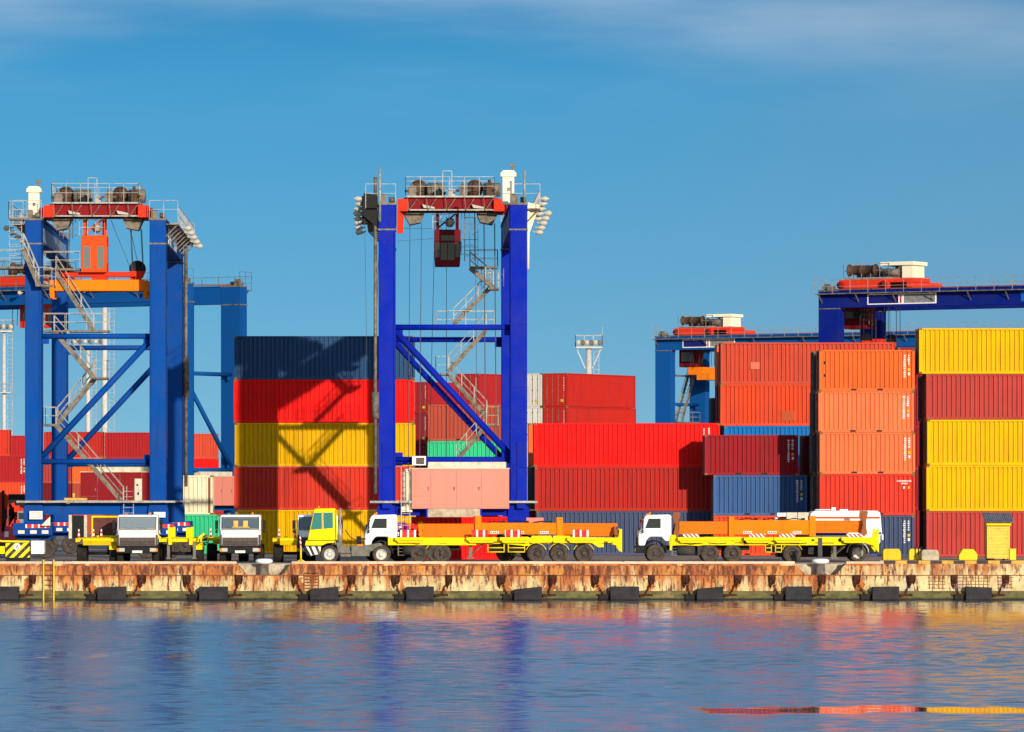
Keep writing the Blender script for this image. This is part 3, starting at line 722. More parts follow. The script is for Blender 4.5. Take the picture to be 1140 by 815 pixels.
W_ = 7.68
def crane(label, loc, rz, blue, L=24.6, mirror=False, trolley_v=2.0, cab_mat=None, house=None, house_far=False, stairs=None, sign=None, walk='both', trim='galv', long_deck=False, legs_off=0, cabinet=None, ladder_w=None, inner=None):
    """gantry on four legs; local x along the wheelbase, y along the span"""
    t = thing('gantry_crane', label, 'gantry crane', loc, rz, CG)
    T = 20.9; G = 19.45
    for x in (0, W_):
        for y in (0, L):
            g = MB(); g.box(x-.5, x+.5, y-.95, y+.95, 3.5, T)
            g.prism([(x-.62,2.2),(x+.62,2.2),(x+.62,3.0),(x+.5,3.5),(x-.5,3.5),(x-.62,3.0)], 'y', y-.6, y+.6)
            lg = g.build('leg', blue, t, bevel=.03)
            c = MB(); c.box(x-.54, x+.54, y-.99, y+.99, G-.06, G+.03); c.cut(); c.box(x-.54, x+.54, y-.99, y+.99, T-.02, T+.10); c.builds('joint_flange', M['galv_dark'], lg)
            bg_ = MB(); bg_.box(x-1.25, x+1.15, y-.62, y+.62, 1.45, 2.2)
            bg_.prism([(x-1.2,1.45),(x+1.1,1.45),(x+.9,.75),(x+.5,.75),(x+.25,1.2),(x-.25,1.2),(x-.5,.75),(x-.9,.75)], 'y', y+.32, y+.5)
            bo = bg_.build('bogie', blue, t)
            s_ = MB(); s_.box(x-.5, x+1.0, y-.632, y-.624, 1.9, 2.12); s_.build('warning_stripe', M['redwhite'], bo)
            b2 = MB()
            for k in (-.75, 0, .72): b2.box(x+k-.2, x+k+.2, y-.63, y-.622, 1.55, 1.75); b2.cut()
            b2.builds('number_plate', M['cream'], bo)
            for dx in (-.72, .72): wheel(t, x+dx, y-.1, .60, .60, .46, M['hub'])
    for x in (0, W_):
        gd = MB(); gd.box(x-.48, x+.48, .952, L-.952, G+.05, T-.01)
        gd.box(x-.55, x+.55, 1.0, L-1.0, T-.01, T+.06)
        gi = gd.build('girder', blue, t)
        r_ = MB(); sx = x+.45 if x == 0 else x-.45
        r_.box(sx-.05, sx+.05, 0, L, T+.10, T+.19); r_.build('trolley_track', M['rusty'], gi)
    for y in (0, L):
        sl = MB(); sl.box(.5, W_-.5, y-.34, y+.34, 2.72, 3.42); sl.box(-.5,.5,y-.345,y+.345,3.0,3.41) if False else None
        si = sl.build('sill_beam', blue, t)
        wk = MB(); wk.box(-1.0, W_+1.1, y-1.25, y-.96, 3.46, 3.58); wk.box(.51, W_-.51, y-.955, y+.5, 3.46, 3.56); wk.build('walkway', M['galv'], si)
        tb = MB(); r = .17
        tb.tube((.5,y,6.0), (W_-.5,y,6.0), r, 10); tb.cut(); tb.tube((.5,y,13.75), (W_-.5,y,13.75), r, 10); tb.cut()
        a, c = ((.5,y,13.5), (W_-.5,y,6.3)) if mirror else ((.5,y,6.3), (W_-.5,y,13.5))
        tb.tube(a, c, .19, 10); tb.cut()
        for px_, pz in ((.62,6.1),(W_-.62,6.1),(.62,13.6),(W_-.62,13.6)): tb.box(px_-.3, px_+.3, y-.05, y+.05, pz-.32, pz+.32); tb.cut()
        for o_ in tb.builds('bracing', blue, t)[3:]: o_.name = 'gusset_plate'
    # end beams that tie the girder tops together at the far end of the span
    # walkways outside the girders
    wk = MB(); rl = MB()
    for x, sgn in ((0,-1),(W_,1)):
        x0, x1 = sorted((x+sgn*.55, x+sgn*1.25))
        wk.box(x0, x1, -.9, L+.9, T-.30, T-.22)
        for k in range(9): yy = -.6+k*(L+1.2)/8; wk.beam((x+sgn*.5,yy,T-1.0), (x+sgn*1.2,yy,T-.3), .08, .08)
        ox = x1 if sgn > 0 else x0
        rl.rail([(ox,-.9,T-.22),(ox,L+.9,T-.22)], 1.1, .026)
        rl.rail([(min(x-.5,ox),-.9,T+.1),(max(x+.5,ox),-.9,T+.1)], 1.1, .024, .8)
        rl.rail([(min(x-.5,ox),L+.9,T+.1),(max(x+.5,ox),L+.9,T+.1)], 1.1, .024, .8)
    wo = wk.build('girder_walkway', M['galv_dark'], t); rl.build('railing', M[trim], wo)
    for x, sgn in (() if long_deck else ((0,-1),(W_,1))):                    # flood lights fanned along the outer walkway
        for k in range(5):
            f_ = MB(); yy = L*.05+k*L*.19; c = Vector((x+sgn*1.35, yy, T-.35-.05*k))
            f_.tube(c, c+Vector((sgn*.15,0,-.05)), .05, 6)
            f_.lathe([(.05,0),(.10,.06*sgn),(.19,.38*sgn),(.02,.52*sgn)], tuple(c+Vector((sgn*.15,0,-.05))), 'x', 12)
            f_.build('flood_light', M['lens'], t)
    # trolley
    tv = trolley_v; h = 1.6
    tr = t
    def P(mbx, name, mat, **k): return mbx.build(name, mat, tr, **k)
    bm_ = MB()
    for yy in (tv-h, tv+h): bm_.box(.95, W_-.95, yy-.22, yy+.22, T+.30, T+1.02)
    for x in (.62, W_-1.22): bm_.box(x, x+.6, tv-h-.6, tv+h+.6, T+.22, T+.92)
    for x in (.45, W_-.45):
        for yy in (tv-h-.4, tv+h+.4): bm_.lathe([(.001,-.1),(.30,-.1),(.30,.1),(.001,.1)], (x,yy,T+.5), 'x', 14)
    P(bm_, 'trolley_frame', M['darkred'])  # shade on the cross beams is put into this darker red
    bm_ = MB()
    for x in (.60, W_-1.24):
        bm_.box(x, x+.64, tv-h-.62, tv+h+.62, T+.20, T+.94); bm_.cut()
    bm_.builds('end_carriage', M['redpaint'], t)
    dk = MB(); d0, d1 = (1.1, 6.45); dk.box(d0, d1, tv-h-.55, tv+h+.55, T+1.04, T+1.14)
    dko = P(dk, 'machinery_deck', M['galv'])
    rl = MB(); zz = T+1.14
    rl.rail([(d0,tv-h-.5,zz),(d1,tv-h-.5,zz)], 1.15, .024, .9); rl.rail([(d0,tv+h+.5,zz),(d1,tv+h+.5,zz)], 1.15, .024, .9)
    rl.rail([(d0,tv-h-.5,zz),(d0,tv+h+.5,zz)], 1.15, .024, .9); rl.rail([(d1,tv-h-.5,zz),(d1,tv+h+.5,zz)], 1.15, .024, .9)
    for dx in (0,.55): rl.tube((3.35+dx,tv-h-.5,zz), (3.35+dx,tv-h-.5,zz+1.5), .03, 4)
    rl.tube((3.35,tv-h-.5,zz+1.5), (3.9,tv-h-.5,zz+1.5), .03, 4)
    rl.build('deck_railing', M[trim], dko)
    for xd in ((1.9,) if long_deck else (1.9, 5.3)):
        dr = MB(); dr.lathe([(.001,-1.0),(.52,-1.0),(.52,-.92),(.38,-.9),(.38,.9),(.52,.92),(.52,1.0),(.001,1.0)], (xd,tv,zz+.52), 'y', 20)
        P(dr, 'rope_drum', M['brown'])
        dr = MB(); dr.lathe([(.001,-.45),(.36,-.45),(.42,-.3),(.42,.55),(.36,.62),(.001,.62)], (xd+.95,tv-1.1,zz+.42), 'x', 16); dr.box(xd+.7,xd+1.3,tv-1.35,tv-.85,zz,zz+.2)
        P(dr, 'hoist_motor', M['galv_dark'])
    for k, (xx, yy, wx, wy, hh, mt) in enumerate(((1.25,-1.9,.5,.4,.75,'galv_dark'),(2.5,-.2,.35,.6,.9,'brown'),(2.95,-1.8,.4,.5,.45,'black'),(4.35,-1.7,.5,.5,.85,'galv_dark'),(4.75,.2,.4,.5,.6,'black'),(6.0,-1.9,.35,.4,1.0,'brown'),(2.2,1.2,.6,.5,.7,'galv_dark'),(5.0,1.3,.5,.5,.8,'brown'))):
        if long_deck and k in (5,7): continue
        g_ = MB(); g_.box(xx,xx+wx,tv+yy,tv+yy+wy,zz,zz+hh*.8); g_.tube((xx+wx/2,tv+yy+wy/2,zz+hh*.8),(xx+wx/2,tv+yy+wy/2,zz+hh),.09,8); g_.tube((xx-.2,tv+yy+.1,zz+hh*.4),(xx+wx+.2,tv+yy+.1,zz+hh*.4),.07,8)
        P(g_, 'gearbox', M[mt])
    for k in range(5):
        g_ = MB(); xx = 1.3+k*1.15; g_.tube((xx,tv-h-.62,T+.25),(xx+.5,tv-h-.62,T+.95),.03,4); g_.tube((xx,tv-h-.62,T+.25),(xx-.1,tv-h-.62,T+1.1),.025,4); P(g_, 'cable_run', M['galv_dark'])
    g_ = MB(); g_.box(.9,W_-.9,tv-h-.56,tv-h-.40,T+.24,T+.32); P(g_, 'catwalk', M['galv'])
    cb = MB(); cb.box(3.0,3.5,tv-.5,tv+.3,zz,zz+.6); cb.box(3.7,4.1,tv-1.2,tv-.6,zz,zz+.45); P(cb, 'control_box', M['galv'])
    if long_deck:                                    # machinery house and long drum of the rear cranes
        hb = MB(); hb.box(3.9, 6.2, tv+3.2, tv+4.1, zz-.1, zz+.95); hb.box(3.7, 6.4, tv+1.3, tv+4.3, zz+.951, zz+1.25); P(hb, 'machinery_house', M['cream'])
        hb = MB(); hb.box(4.0, 5.9, tv+1.6, tv+2.9, zz-.1, zz+.35); hb.tube((6.0,tv+1.5,zz+.4),(6.0,tv+2.9,zz+.4),.3,10); hb.tube((5.2,tv+2.2,zz+.4),(5.2,tv+2.2,zz+.95),.12,6); P(hb, 'engine', M['galv_dark'])
        hb = MB(); hb.box(3.4, 6.6, tv+1.5, tv+4.4, zz-.45, zz-.1); hb.box(.9, W_-.9, tv+3.9, tv+4.3, zz-.9, zz-.4); P(hb, 'house_platform', M['redpaint'])
        hb = MB(); hb.lathe([(.001,-1.5),(.5,-1.5),(.5,-1.42),(.40,-1.4),(.40,-.4),(.43,-.38),(.43,-.34),(.40,-.3),(.40,.9),(.5,.92),(.5,1.0),(.001,1.0)], (6.2,tv-.2,zz+.62), 'y', 20); P(hb, 'rope_drum', M['brown'])
    for xs in (1.15, W_-2.05):
        sh = MB(); sh.prism([(xs-.2,T+.18),(xs+1.1,T+.18),(xs+.85,T-.42),(xs+.2,T-.55)] if xs < 3 else [(xs-.2,T+.18),(xs+1.1,T+.18),(xs+.75,T-.55),(xs,T-.40)], 'y', tv-1.1, tv+.4)
        P(sh, 'sheave_housing', M['galv_dark'])
    # driver's cab under the trolley
    cx0, cx1, cy0, cy1, cz0, cz1 = 2.85, 4.45, tv-1.1-(2.0 if long_deck else 0), tv+1.0-(2.0 if long_deck else 0), 17.75, 20.05
    hg = MB()
    for x in (cx0+.2, cx1-.2):
        for y in (cy0+.3, cy1-.2): hg.box(x-.09, x+.09, y-.09, y+.09, cz1, T+.4); hg.cut()
    hg.beam((cx0+.2,cy0+.3,cz1+.1), (cx1-.2,cy0+.3,T+.2), .1, .1)
    hg.builds('cab_hanger', cab_mat, t)
    cb = MB()
    if inner == 'glazed':
        cb.prism([(cx0+.05,cz0+.1),(cx1-.05,cz0+.1),(cx1,cz0+.9),(cx1,cz1),(cx0,cz1),(cx0,cz0+.9)], 'y', cy0, cy1)
    else: cb.box(cx0, cx1, cy0, cy1, cz0, cz1)
    co_ = P(cb, 'cab', cab_mat, bevel=.04)
    wn = MB()
    if inner == 'glazed':
        wn.box(cx0+.38, cx0+.78, cy0-.02, cy0-.004, cz0+.45, cz0+1.50); wn.box(cx0+.82, cx0+1.22, cy0-.02, cy0-.004, cz0+.45, cz0+1.50)
        wn.box(cx0+.40, cx1-.38, cy0-.02, cy0-.004, cz0+1.62, cz0+1.95)
        wn.box(cx0+.06, cx0+.32, cy0-.02, cy0-.004, cz0+.62, cz0+1.50); wn.box(cx1-.32, cx1-.06, cy0-.02, cy0-.004, cz0+.62, cz0+1.50)
        for xx in (cx0-.02, cx1+.004): wn.box(xx, xx+.016, cy0+.15, cy1-.3, cz0+1.0, cz0+1.55)
    else:
        for a in (.18, 1.02): wn.box(cx0+a, cx0+a+.40, cy0-.02, cy0-.004, cz0+.25, cz0+1.60)
        for xx in (cx0-.02, cx1+.004): wn.box(xx, xx+.016, cy0+.3, cy1-.3, cz0+.6, cz0+1.6)
    wn.build('window', M['glass'] if inner == 'glazed' else M['glass_grey'], co_)
    rl = MB(); rl.rail([(cx0-.1,cy0,cz1),(cx1-.2,cy0,cz1)], .95, .03, .55); rl.rail([(cx1-.2,cy0,cz1),(cx1-.2,cy1,cz1)], .95, .03, .8); rl.build('cab_railing', M[trim], co_)
    ld = MB(); xl = cx1+.55 if inner == 'glazed' else cx0-.85
    ld.ladder((xl,tv-.3,cz1-.2 if inner != 'glazed' else cz0+.4), (xl,tv-.3,T+.9), .6)
    for k in range(6): zz_ = (cz0+.8 if inner == 'glazed' else cz1)+k*.45; ld.tube((xl-.5,tv-.9,zz_),(xl+.5,tv-.9,zz_),.02,4); ld.tube((xl-.5,tv-.9,zz_),(xl-.5,tv-.3,zz_),.02,4); ld.tube((xl+.5,tv-.9,zz_),(xl+.5,tv-.3,zz_),.02,4)
    for k in (-.5,0,.5): ld.tube((xl+k,tv-.9,cz0+.8 if inner == 'glazed' else cz1),(xl+k,tv-.9,T+.3),.02,4)
    P(ld, 'caged_ladder', M['galv_dark'])
    lp = MB(); lp.lathe([(.02,-.25),(.12,-.2),(.30,.1),(.26,.14),(.001,.14)], (cx0+.95,cy0+.3,cz1+.45), 'y', 14); P(lp, 'cab_flood_light', M['lens'])
    for xs in (2.1, 5.1):
        lp = MB(); lp.prism([(xs,T+.62),(xs+.75,T+.45),(xs+.75,T+.35),(xs+.1,T+.40)], 'y', tv-h-.55, tv-h-.3); P(lp, 'trolley_lamp', M['lens'])
    if house:
        y0 = (L if house_far else 0)-.95; y1 = y0+2.3
        if not house_far: y0 -= .35
        hb = MB(); hb.box(1.42, 7.12, y0, y1, 3.12, 5.45); ho = hb.build('power_house', house, t, bevel=.03)
        rf = MB(); rf.box(1.38, 7.16, y0-.03, y1+.03, 5.453, 5.50); rf.box(2.4, 7.0, y0+1.0, y1+.4, 5.50, 5.86); rf.build('roof', M['beige'], ho)
        dr = MB()
        for k in (2.55, 4.05, 5.5): dr.box(k-.012, k+.012, y0-.006, y0-.001, 3.2, 5.38); dr.box(k-.18, k-.10, y0-.03, y0-.001, 4.2, 4.4); dr.cut()
        dr.box(1.5, 2.5, y0-.006, y0-.001, 3.85, 3.87)
        dr.builds('door_seam', M['galv_dark'], ho)
    if sign:
        for y0, k in sign:
            x = W_+.484; sb = MB(); sb.box(x, x+.04, y0, y0+6.3 if k == 'two' else y0+4, G+.25, G+1.12)
            so_ = sb.build('sign_board', M['white'] if k == 'two' else paint('faint_panel', (.01,.10,.42), .4), t)
            if k == 'two':
                a = MB(); a.box(x+.041, x+.046, y0+.10, y0+2.85, G+.33, G+1.04); a.build('sign_panel', plain('sign_blue', (.012,.016,.16), .5), so_)
                a = MB(); a.box(x+.041, x+.046, y0+3.35, y0+6.2, G+.33, G+1.04); a.build('sign_panel', plain('sign_grey', (.24,.24,.25), .6), so_)
                a = MB(); a.box(x+.041, x+.046, y0+2.98, y0+3.14, G+.33, G+1.04); a.build('sign_panel', M['redwhite_r'], so_)
    # ropes
    rp = MB()
    bottom = 17.9 if inner != 'glazed' else 3.9
    for x in (1.25, 1.95, 6.0, 6.65):
        for yy in (tv-.5, tv+.6): rp.tube((x,yy,bottom), (x+(.12 if x < 3 else -.12),yy,T-.4), .028, 4)
    if inner == 'glazed':
        for x, x2 in ((2.5,2.9),(3.6,3.6),(5.5,5.35)): rp.tube((x,tv+.4,bottom), (x2,tv+.4,T), .022, 4)
        rp.tube((-.05,tv,T-.7),(2.8,tv,T-.75),.015,4); rp.tube((.6,tv,T-1.5),(2.8,tv,T-1.35),.015,4)
    else:
        rp.tube((5.9,tv+.3,bottom),(4.6,tv+.6,T+.2),.022,4); rp.tube((6.4,tv+.3,bottom),(5.7,tv+.6,T+.2),.022,4)
    rp.build('hoist_rope', M['rope'], t)
    for x, y in ((0,0),(W_,0),(0,L),(W_,L)):
        g_ = MB(); g_.box(x-.42, x-.05, y-.7, y-.3, T+.1, T+.62); g_.tube((x+.1,y-.5,T+.3),(x+.45,y-.5,T+.3),.16,10); g_.box(x+.2,x+.4,y-.2,y+.5,T+.1,T+.45); P(g_, 'buffer_unit', M['galv_dark'])
    for x in (0, W_):                                # seams, cable tray and bolted covers on the near legs
        g_ = MB()
        for k, zc_ in enumerate((6.6,10.2,13.9,17.2)): g_.box(x-.506,x+.506,-.957,.957,zc_-.018,zc_+.018); g_.cut()
        g_.builds('weld_seam', blue, t)
        g_ = MB(); sx_ = .42 if x == 0 else -.42; g_.box(x+sx_-.04,x+sx_+.04,-1.0,-.952,3.6,19.3)
        P(g_, 'cable_tray', blue)
    if cabinet:
        cbm = MB(); x, y = cabinet; cbm.box(x-.34, x+.34, y-.34, y+.34, T+.1, T+1.75); cbm.prism([(x-.46,T+1.75),(x+.46,T+1.75),(x+.46,T+1.95),(x+.3,T+2.12),(x-.3,T+2.12),(x-.46,T+1.95)], 'y', y-.44, y+.44)
        co2 = cbm.build('electrical_cabinet', M['cream'], t)
        v = MB(); v.box(x-.08, x+.08, y-.346, y-.340, T+.9, T+1.1); v.tube((x+.25,y,T+2.1),(x+.25,y,T+2.55),.05,6); v.box(x+.1,x+.4,y-.1,y+.1,T+2.35,T+2.5); v.build('beacon', M['galv_dark'], co2)
    return t

Y1 = F/18.0; X1 = X(38, Y1)
Y2 = F/19.0; X2 = X(431, Y2)
c1 = crane('blue gantry crane with an orange red cab and raised orange spreader at the western end', (X1,Y1,0), 0, M['blue_a'], 24.6, False, 1.9, M['orangered'], M['darkred'], True, cabinet=(0,.2), inner='box')
c2 = crane('royal blue gantry crane with maroon glazed cab and salmon power house over the trailers', (X2,Y2,0), 0, M['blue_b'], 23.6, True, 12.0, M['maroon'], M['salmon'], False, cabinet=(W_-.55,1.4), inner='glazed')
Y3 = F/13.9; Y4 = F/13.2; Y5 = F/10.3
c3 = crane('faded blue gantry crane standing behind the western crane, salmon house on its sill', (X(201,Y3),Y3,0), R(58), M['blue_d'], 34.0, True, 17, M['redpaint'], M['salmon'], False, trim='galv_dark')
c4 = crane('navy blue gantry crane with brown rope drum and cream machinery house above the orange stack', (X(972,Y4),Y4,0), R(238), M['blue_c'], 26.0, False, 2.6, M['maroon'], sign=((3.6,'two'),(17.5,'plain')), long_deck=True, inner='glazed')
c5 = crane('distant blue gantry crane with steel stairs between its legs, beyond the red stack', (X(779,Y5),Y5,0), R(238), M['blue_d'], 46.0, False, 3.0, M['maroon'], sign=((2.4,'two'),), long_deck=True)

# --- stairs, ladders and fittings of the western crane (pixels of the photograph give its proportions)
def lx(px): return (px-38)/18.0
def lz(py): return CZ-(py-VY)/18.0
st = MB(); rl = MB(); yb = 1.35
flight(st, rl, (lx(61),yb,lz(302)), (lx(103),yb,lz(367)))
plate(st, rl, lx(47), lx(120), yb-.45, yb+.9, lz(367), 'fb')
flight(st, rl, (lx(60),yb-.9,lz(369)), (lx(104),yb-.9,lz(420)))
plate(st, rl, lx(104), lx(119), yb-1.3, yb+.9, lz(420), 'fr')
flight(st, rl, (lx(104),yb,lz(421)), (lx(62),yb,lz(472)))
plate(st, rl, lx(48), lx(62), yb-1.3, yb+.9, lz(472), 'fbl')
flight(st, rl, (lx(62),yb-.9,lz(473)), (lx(137),yb-.9,lz(560)), n=22)
plate(st, rl, lx(42), lx(61), yb-.5, yb+.9, lz(317), 'fb')
plate(st, rl, lx(48), lx(88), yb-.45, yb+.9, lz(298), 'fb')
flight(st, rl, (lx(28),-1.45,lz(279)), (lx(45),-1.45,lz(318)), n=9)
plate(st, rl, lx(42), lx(60), -1.9, -1.0, lz(318), 'f')
plate(st, rl, lx(-2), lx(28), -1.6, .2, lz(298), 'flb')
plate(st, rl, lx(11), lx(27), -1.0, .3, lz(244), 'fl')
so_ = st.builds('stair_flight', M['galv_dark'], c1); rl.builds('stair_railing', M['galv'], so_[0])
ld = MB(); ld.ladder((lx(18.5),-.9,lz(298)), (lx(18.5),-.9,lz(235)), .75)
for k in range(7): zz = lz(292)+k*.45; ld.tube((lx(12),-.9,zz),(lx(12),-1.5,zz),.02,4); ld.tube((lx(12),-1.5,zz),(lx(26),-1.5,zz),.02,4); ld.tube((lx(26),-.9,zz),(lx(26),-1.5,zz),.02,4)
ld.build('caged_ladder', M['galv'], c1)
ld = MB(); ld.ladder((lx(144),-.9,.5), (lx(144),-.9,lz(541)), .6); ld.ladder((lx(146),-.4,3.5), (lx(146),-.4,lz(541)), .5); ld.build('access_ladder', M['galv'], c1)
b = MB(); b.box(lx(151), lx(159), -1.25, -.8, 3.6, lz(533)); e = b.build('switch_box', M['beige'], c1)
b = MB(); b.box(lx(153),lx(155),-1.258,-1.252,lz(541),lz(539)); b.box(lx(154),lx(156),-1.258,-1.252,lz(551),lz(548)); b.build('push_button', M['black'], e)
b = MB(); b.tube((W_+.72,24.6-.2,4.5), (W_+.72,24.6-.2,20.5), .12, 8); b.tube((W_+.72,24.6-.3,10.5), (W_+.72,24.6-.3,13.0), .22, 10); b.build('cable_conduit', M['galv_dark'], c1)
b = MB(); b.box(lx(34), lx(48.5), -.97, -.955, lz(578), lz(569)); e = b.build('sign_plate', M['redwhite_w'], c1)
b = MB()
for k in range(4): b.box(lx(35.5), lx(47), -.974, -.971, lz(571+k*1.8), lz(570.4+k*1.8))
b.build('sign_text_line', plain('sign_text_faint', (.60,.35,.30), .6), e)
b = MB(); b.box(lx(172), lx(185), -.97, -.955, lz(576), lz(570)); b.build('sign_plate', M['redwhite_w'], c1)
b = MB(); b.prism([(lx(47),lz(585)),(lx(57),lz(585)),(lx(57),lz(575))], 'y', -1.0, -.7); b.build('wheel_guard', M['cream'], c1)
b = MB(); b.box(lx(73), lx(98), -1.2, -.6, 3.62, 3.75); b.tube((lx(83),-.9,3.75),(lx(83),-.9,4.05),.08,8); b.box(lx(75),lx(79),-1.1,-.8,3.4,3.62); b.build('warning_beacon', M['seat'], c1)
b = MB(); b.box(lx(77),lx(97),-.4,.5,1.25,2.65); e = b.build('tool_cage', M['black'], c1)
b = MB()
for p in (77, 94): b.box(lx(p),lx(p+3.5),-.42,-.40,1.25,2.7)
b.build('cage_post', M['beige'], e)
b = MB(); b.box(.485,.50,1.2,24.6-1.2,19.6,20.5); b.build('girder_panel', plain('pale_blue_panel', (.25,.33,.45), .6), c1)
for k, cc in ((2.5,(.02,.25,.55)),):
    b = MB(); b.box(W_+.482,W_+.50,3.0,15.0,19.62,20.6); e = b.build('girder_panel', M['white'], c1)
    b = MB(); b.box(W_+.502,W_+.51,6.5,11.5,19.66,20.55); b.build('panel_field', plain('sky_blue_field', cc, .5), e)
# raised spreader of the western crane
def spreader(label, loc, rz=0, mat=None, low=False):
    t = thing('container_spreader', label, 'spreader', loc, rz)
    b = MB()
    for y in (-.55, .55): b.box(-2.8, 2.8, y-.22, y+.22, -.35, .35)
    b.box(-1.6,1.6,-.33,.33,-.30,.30); b.build('main_beam', mat or M['orange'], t, bevel=.03)
    b = MB()
    for sx in (-1,1):
        b.box(*sorted((sx*2.802,sx*3.05)), -1.1, 1.1, -.42, .30)
        for y in (-1.0,1.0): b.box(*sorted((sx*2.75,sx*3.0)), y-.14, y+.14, -.80, -.42)
        for y in (-1.0,1.0): b.prism([(sx*2.72,-.2),(sx*3.06,-.2),(sx*3.06,-.62),(sx*2.9,-.75)], 'y', y-.05, y+.05)
        b.cut()
    b.builds('end_arm', M['orange'], t)
    b = MB(); b.box(-2.3,2.3,-.5,.5,.55,.85); b.box(-.5,.5,-.4,.4,.35,1.1); b.box(-2.2,-1.9,-.2,.2,.35,.55); b.box(1.9,2.2,-.2,.2,.35,.55); b.build('head_block', M['redpaint'], t)
    for sx in (-1,1):
        b = MB(); b.lathe([(.001,-.12),(.46,-.12),(.52,-.16),(.52,-.10),(.44,0),(.52,.10),(.52,.16),(.46,.12),(.001,.12)], (sx*2.35,0,1.05), 'y', 20); o = b.build('sheave', M['black'], t)
        b = MB(); b.prism([(sx*2.35-.5,.9),(sx*2.35+.5,.9),(sx*2.35+.36,.55),(sx*2.35+.16,.35),(sx*2.35-.16,.35),(sx*2.35-.36,.55)], 'y', -.2, .2); b.build('sheave_block', M['redpaint'], o)
    return t
spreader('orange 20-foot spreader hanging on ropes under the orange red crane cab', (X1+3.95,Y1+1.9,16.95))
# --- fittings of the middle crane
def lx(px): return (px-431)/19.0
def lz(py): return CZ-(py-VY)/19.0
st = MB(); rl = MB(); yb = 21.6; k2 = F/(Y2+yb)
def mx(px): return (px-VX)/k2-X2
def mz_(py): return CZ-(py-VY)/k2
plate(st, rl, mx(523), mx(554), yb-.6, yb+.7, mz_(297), 'fblr')
flight(st, rl, (mx(523),yb-.9,mz_(299)), (mx(549),yb-.9,mz_(321)), n=8)
plate(st, rl, mx(543), mx(555), yb-1.3, yb+.7, mz_(321), 'r')
flight(st, rl, (mx(546),yb,mz_(320)), (mx(505),yb,mz_(361)))
plate(st, rl, mx(486), mx(551), yb-.6, yb+.7, mz_(365), 'fb')
flight(st, rl, (mx(541),yb-.9,mz_(368)), (mx(499),yb-.9,mz_(414)))
plate(st, rl, mx(485), mx(500), yb-1.3, yb+.7, mz_(416), 'fl')
flight(st, rl, (mx(500),yb,mz_(418)), (mx(542),yb,mz_(464)))
plate(st, rl, mx(541), mx(555), yb-1.3, yb+.7, mz_(472), 'fr')
flight(st, rl, (mx(541),yb-.9,mz_(474)), (mx(508),yb-.9,mz_(513)))
plate(st, rl, mx(490), mx(508), yb-1.3, yb+.7, mz_(515), '')
flight(st, rl, (mx(508),yb,mz_(516)), (mx(548),yb,mz_(568)))
so_ = st.builds('stair_flight', M['galv_dark'], c2); rl.builds('stair_railing', M['galv'], so_[0])
b = MB()
for k in (0,1,2,3): b.ladder((mx(548),yb-.6,mz_(319)), (mx(548),yb-.6,mz_(299)), 1.4) if k == 0 else None
b.build('access_ladder', M['galv_dark'], c2)
b = MB(); b.ladder((lx(451.5),-1.5,lz(604)), (lx(451.5),-1.5,lz(520)), .5); b.build('access_ladder', M['galv'], c2)
b = MB(); b.tube((lx(453),-.6,lz(564)), (lx(453),-.6,lz(526)), .26, 14); b.tube((lx(453),-.6,lz(526)), (lx(453),-.6,lz(522)), .26, 14, r2=.1); b.box(lx(446.5),lx(459),-.9,-.3,lz(570),lz(564)); b.build('fuel_tank', M['cream'], c2)
b = MB(); b.box(lx(459),lx(474),-1.0,.1,lz(518),lz(508)); e = b.build('air_conditioner', M['white'], c2)
b = MB(); b.box(lx(463),lx(472.5),-1.01,-1.003,lz(517),lz(509.5)); b.build('grille', M['grille'], e)
b = MB(); b.box(lx(476), lx(534), -1.35, -1.26, lz(575.5), lz(566.5)); e = b.build('sill_panel', M['concrete'], c2)
b = MB(); b.box(lx(474),lx(478),-1.32,-1.0,lz(576),lz(566)) ; b.box(lx(532),lx(536),-1.32,-1.0,lz(576),lz(566)); b.build('panel_post', M['blue_b'], e)
for px in (421,443):
    pass
b = MB()
for x in (0, W_):
    b.box(x-.28 if x == 0 else x-.1, x+.28 if x == 0 else x+.42, -1.02, -.952, lz(566), lz(522)); b.cut(); b.box(x-.28 if x == 0 else x-.1, x+.28 if x == 0 else x+.42, -1.02, -.952, lz(520), lz(493)); b.cut()
b.builds('leg_door', M['blue_b'], c2)
b = MB(); b.box(lx(403),lx(420.5),-.6,1.2,lz(249),lz(219)); b.prism([(lx(403),lz(240)),(lx(420),lz(254)),(lx(420),lz(218)),(lx(405),lz(216))], 'y', -.9, -.65); b.build('light_bracket', M['black'], c2)
b = MB(); b.tube((lx(418),-.8,4.0), (lx(418),-.8,lz(198)), .10, 8); b.tube((lx(418.3),-.85,lz(466)), (lx(418.3),-.85,lz(437)), .22, 10); b.build('cable_conduit', M['galv_dark'], c2)
b = MB(); b.tube((lx(423),-1.0,lz(248)), (lx(423),-1.0,lz(188)), .07, 6); b.tube((lx(583.5),-1.0,lz(226)), (lx(583.5),-1.0,lz(191)), .07, 6); b.tube((lx(568.5),1.4,lz(205)),(lx(568.5),1.4,lz(194)),.03,4); b.build('mast_pole', M['galv'], c2)
b = MB(); b.prism([(lx(586.5),lz(226)),(lx(601),lz(228)),(lx(588.5),lz(262)),(lx(586.5),lz(262))], 'y', -.3, 0); b.tube((lx(588),-.5,lz(226)),(lx(587.5),-.5,lz(300)),.09,6); b.build('light_bracket', M['cream'], c2)
for i in range(5):
    for (px, sg) in ((404,-1),(601,1)):
        b = MB(); py = 222+i*5.2; xx = lx(px+(sg*-(i*1.8) if sg > 0 else (i%2)*1.5))
        b.lathe([(.04,0),(.10,.1*sg),(.17,.3*sg),(.02,.55*sg)], (xx,-.6+i*.3,lz(py)), 'x', 12); b.build('flood_light', M['lens'], c2)
b = MB()
